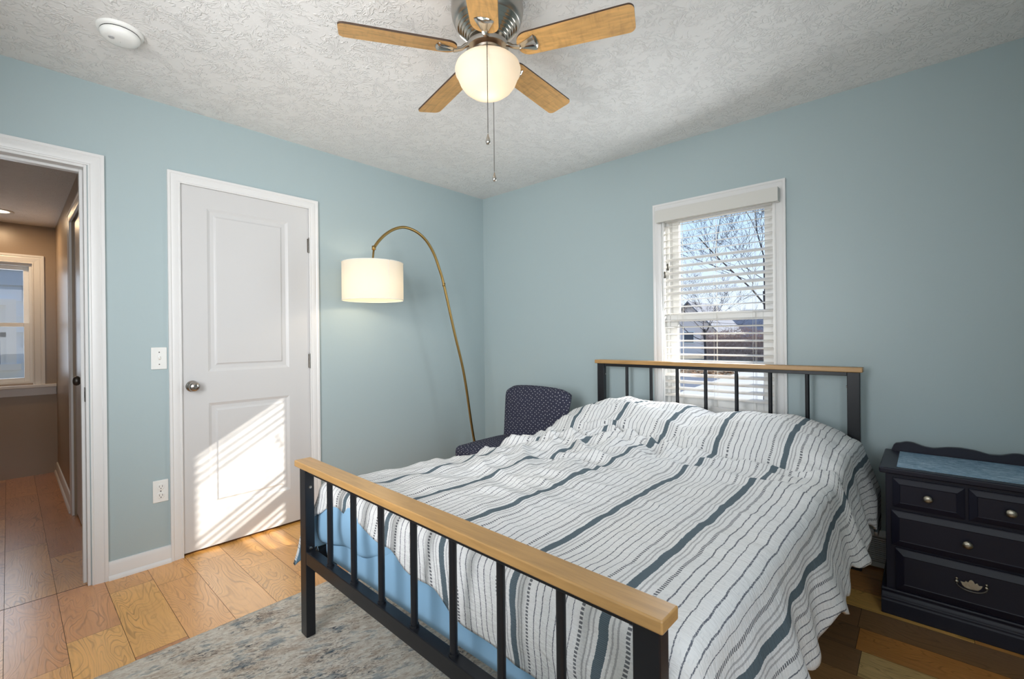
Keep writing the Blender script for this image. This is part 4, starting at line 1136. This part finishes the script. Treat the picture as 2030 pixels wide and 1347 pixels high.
# hedge of twigs
g = G(); rg = random.Random(9)
for i in range(5200):
    x = rg.uniform(-8.2, 1.5); y = rg.uniform(29, 30.6); hgt = 1.9+.5*noise.noise(Vector((x*.6, 0, 0)))
    z = GZ+rg.uniform(0, 1)*hgt; d = Vector((rg.uniform(-1, 1), rg.uniform(-1, 1), rg.uniform(-.2, 1.2))).normalized()*rg.uniform(.3, .6); p = Vector((x, y, z))
    s = Vector((-d.z, 0, d.x)).normalized()*.014
    g.add([p-s, p+s, p+d], [(0, 1, 2)])
g.box(-8.2, 1.5, 29.9, 30.3, GZ, GZ+1.5)
tag(build('hedge', g, HEDGE, uv=False, fixn=False), 'brown leafless hedge across the street seen in the lower window sash', 'hedge')
def house(name, label, x0, x1, y0, y1, zw, zr, wm, win):
    h = thing(name, label, 'house', ((x0+x1)/2, (y0+y1)/2, GZ))
    g = G(); g.prism([(x0, GZ), (x1, GZ), (x1, zw), ((x0+x1)/2, zr), (x0, zw)], 'y', y0, y1); build('wall', g, wm, h)
    g = G(); xm = (x0+x1)/2; t = .15; o_ = .35
    sl = (zr-zw)/(xm-x0)
    for s in (-1, 1):
        xe = xm+s*(x1-xm+o_); ze = zr-sl*(x1-xm+o_)
        g.hexa([(xm, y0-o_, zr), (xe, y0-o_, ze), (xe, y1+o_, ze), (xm, y1+o_, zr)], [(xm, y0-o_, zr+t), (xe, y0-o_, ze+t), (xe, y1+o_, ze+t), (xm, y1+o_, zr+t)])
    build('roof', g, ROOFM, h)
    for (a, b_, c, d) in win:
        g = G(); g.box(a, b_, y0-.06, y0, c, d); fr = build('window', g, VINYL, h)
        g = G(); g.box(a+.1, b_-.1, y0-.07, y0-.055, c+.1, d-.1); build('pane', g, simple('dark_pane', (.06, .08, .11), .2), fr)
house('neighbor_house', 'pale pink gabled house far across the street behind the small tree', -14.6, -10.0, 38, 45, 1.5, 4.0, HOUSEW, [(-12.8, -11.8, .4, 1.5)])
house('neighbor_house', 'grey roofed house far behind the brown hedge', -8.6, -3.2, 48, 56, 1.3, 2.6, BLUEW, [(-8.0, -7.0, .2, 1.1)])
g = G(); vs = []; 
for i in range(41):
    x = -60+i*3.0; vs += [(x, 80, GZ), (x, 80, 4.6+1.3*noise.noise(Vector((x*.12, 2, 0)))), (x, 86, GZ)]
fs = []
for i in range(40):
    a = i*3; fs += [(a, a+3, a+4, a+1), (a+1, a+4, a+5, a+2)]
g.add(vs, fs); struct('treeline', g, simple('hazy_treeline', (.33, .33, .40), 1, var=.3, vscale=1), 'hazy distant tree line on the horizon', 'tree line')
# house next door behind the hall window
nh = thing('next_door_house', 'pale blue shingled house next door seen through the hall window', 'house', (-6.0, -3.4, GZ))
g = G(); g.box(-6.6, -5.56, -9, 1.5, GZ, 3.0)
z = GZ; k = 0
while z < 3.0:
    y = -9+(k % 3)*.11
    while y < 1.5:
        w = .27; g.hexa([(-5.56, y, z), (-5.535, y, z), (-5.535, y+w-.006, z), (-5.56, y+w-.006, z)], [(-5.56, y, z+.20), (-5.548, y, z+.20), (-5.548, y+w-.006, z+.20), (-5.56, y+w-.006, z+.20)]) if not (.86 < z+.1 < 1.72 and -3.95 < y+.13 < -2.95) else None
        y += w
    z += .20; k += 1
build('shingle_wall', g, BLUEW, nh)
nwx = -5.56
wn = build('window', G().box(nwx, nwx+.07, -3.95, -3.86, .88, 1.72).box(nwx, nwx+.07, -2.99, -2.90, .88, 1.72).box(nwx, nwx+.07, -3.86, -2.99, 1.64, 1.72).box(nwx, nwx+.09, -4.0, -2.86, .82, .90).box(nwx, nwx+.05, -3.86, -2.99, 1.24, 1.30).box(nwx, nwx+.05, -3.04, -2.99, .90, 1.64), VINYL, nh)
g = G()
for i in range(38): g.hexa([(nwx+.012, -3.86, .905+i*.0195), (nwx+.022, -3.86, .905+i*.0195), (nwx+.022, -3.04, .905+i*.0195), (nwx+.012, -3.04, .905+i*.0195)], [(nwx+.008, -3.86, .920+i*.0195), (nwx+.010, -3.86, .920+i*.0195), (nwx+.010, -3.04, .920+i*.0195), (nwx+.008, -3.04, .920+i*.0195)])
build('blind', g, BLINDM, wn)

for o in list(bpy.data.objects):
    if '_w' in o: del o['_w']
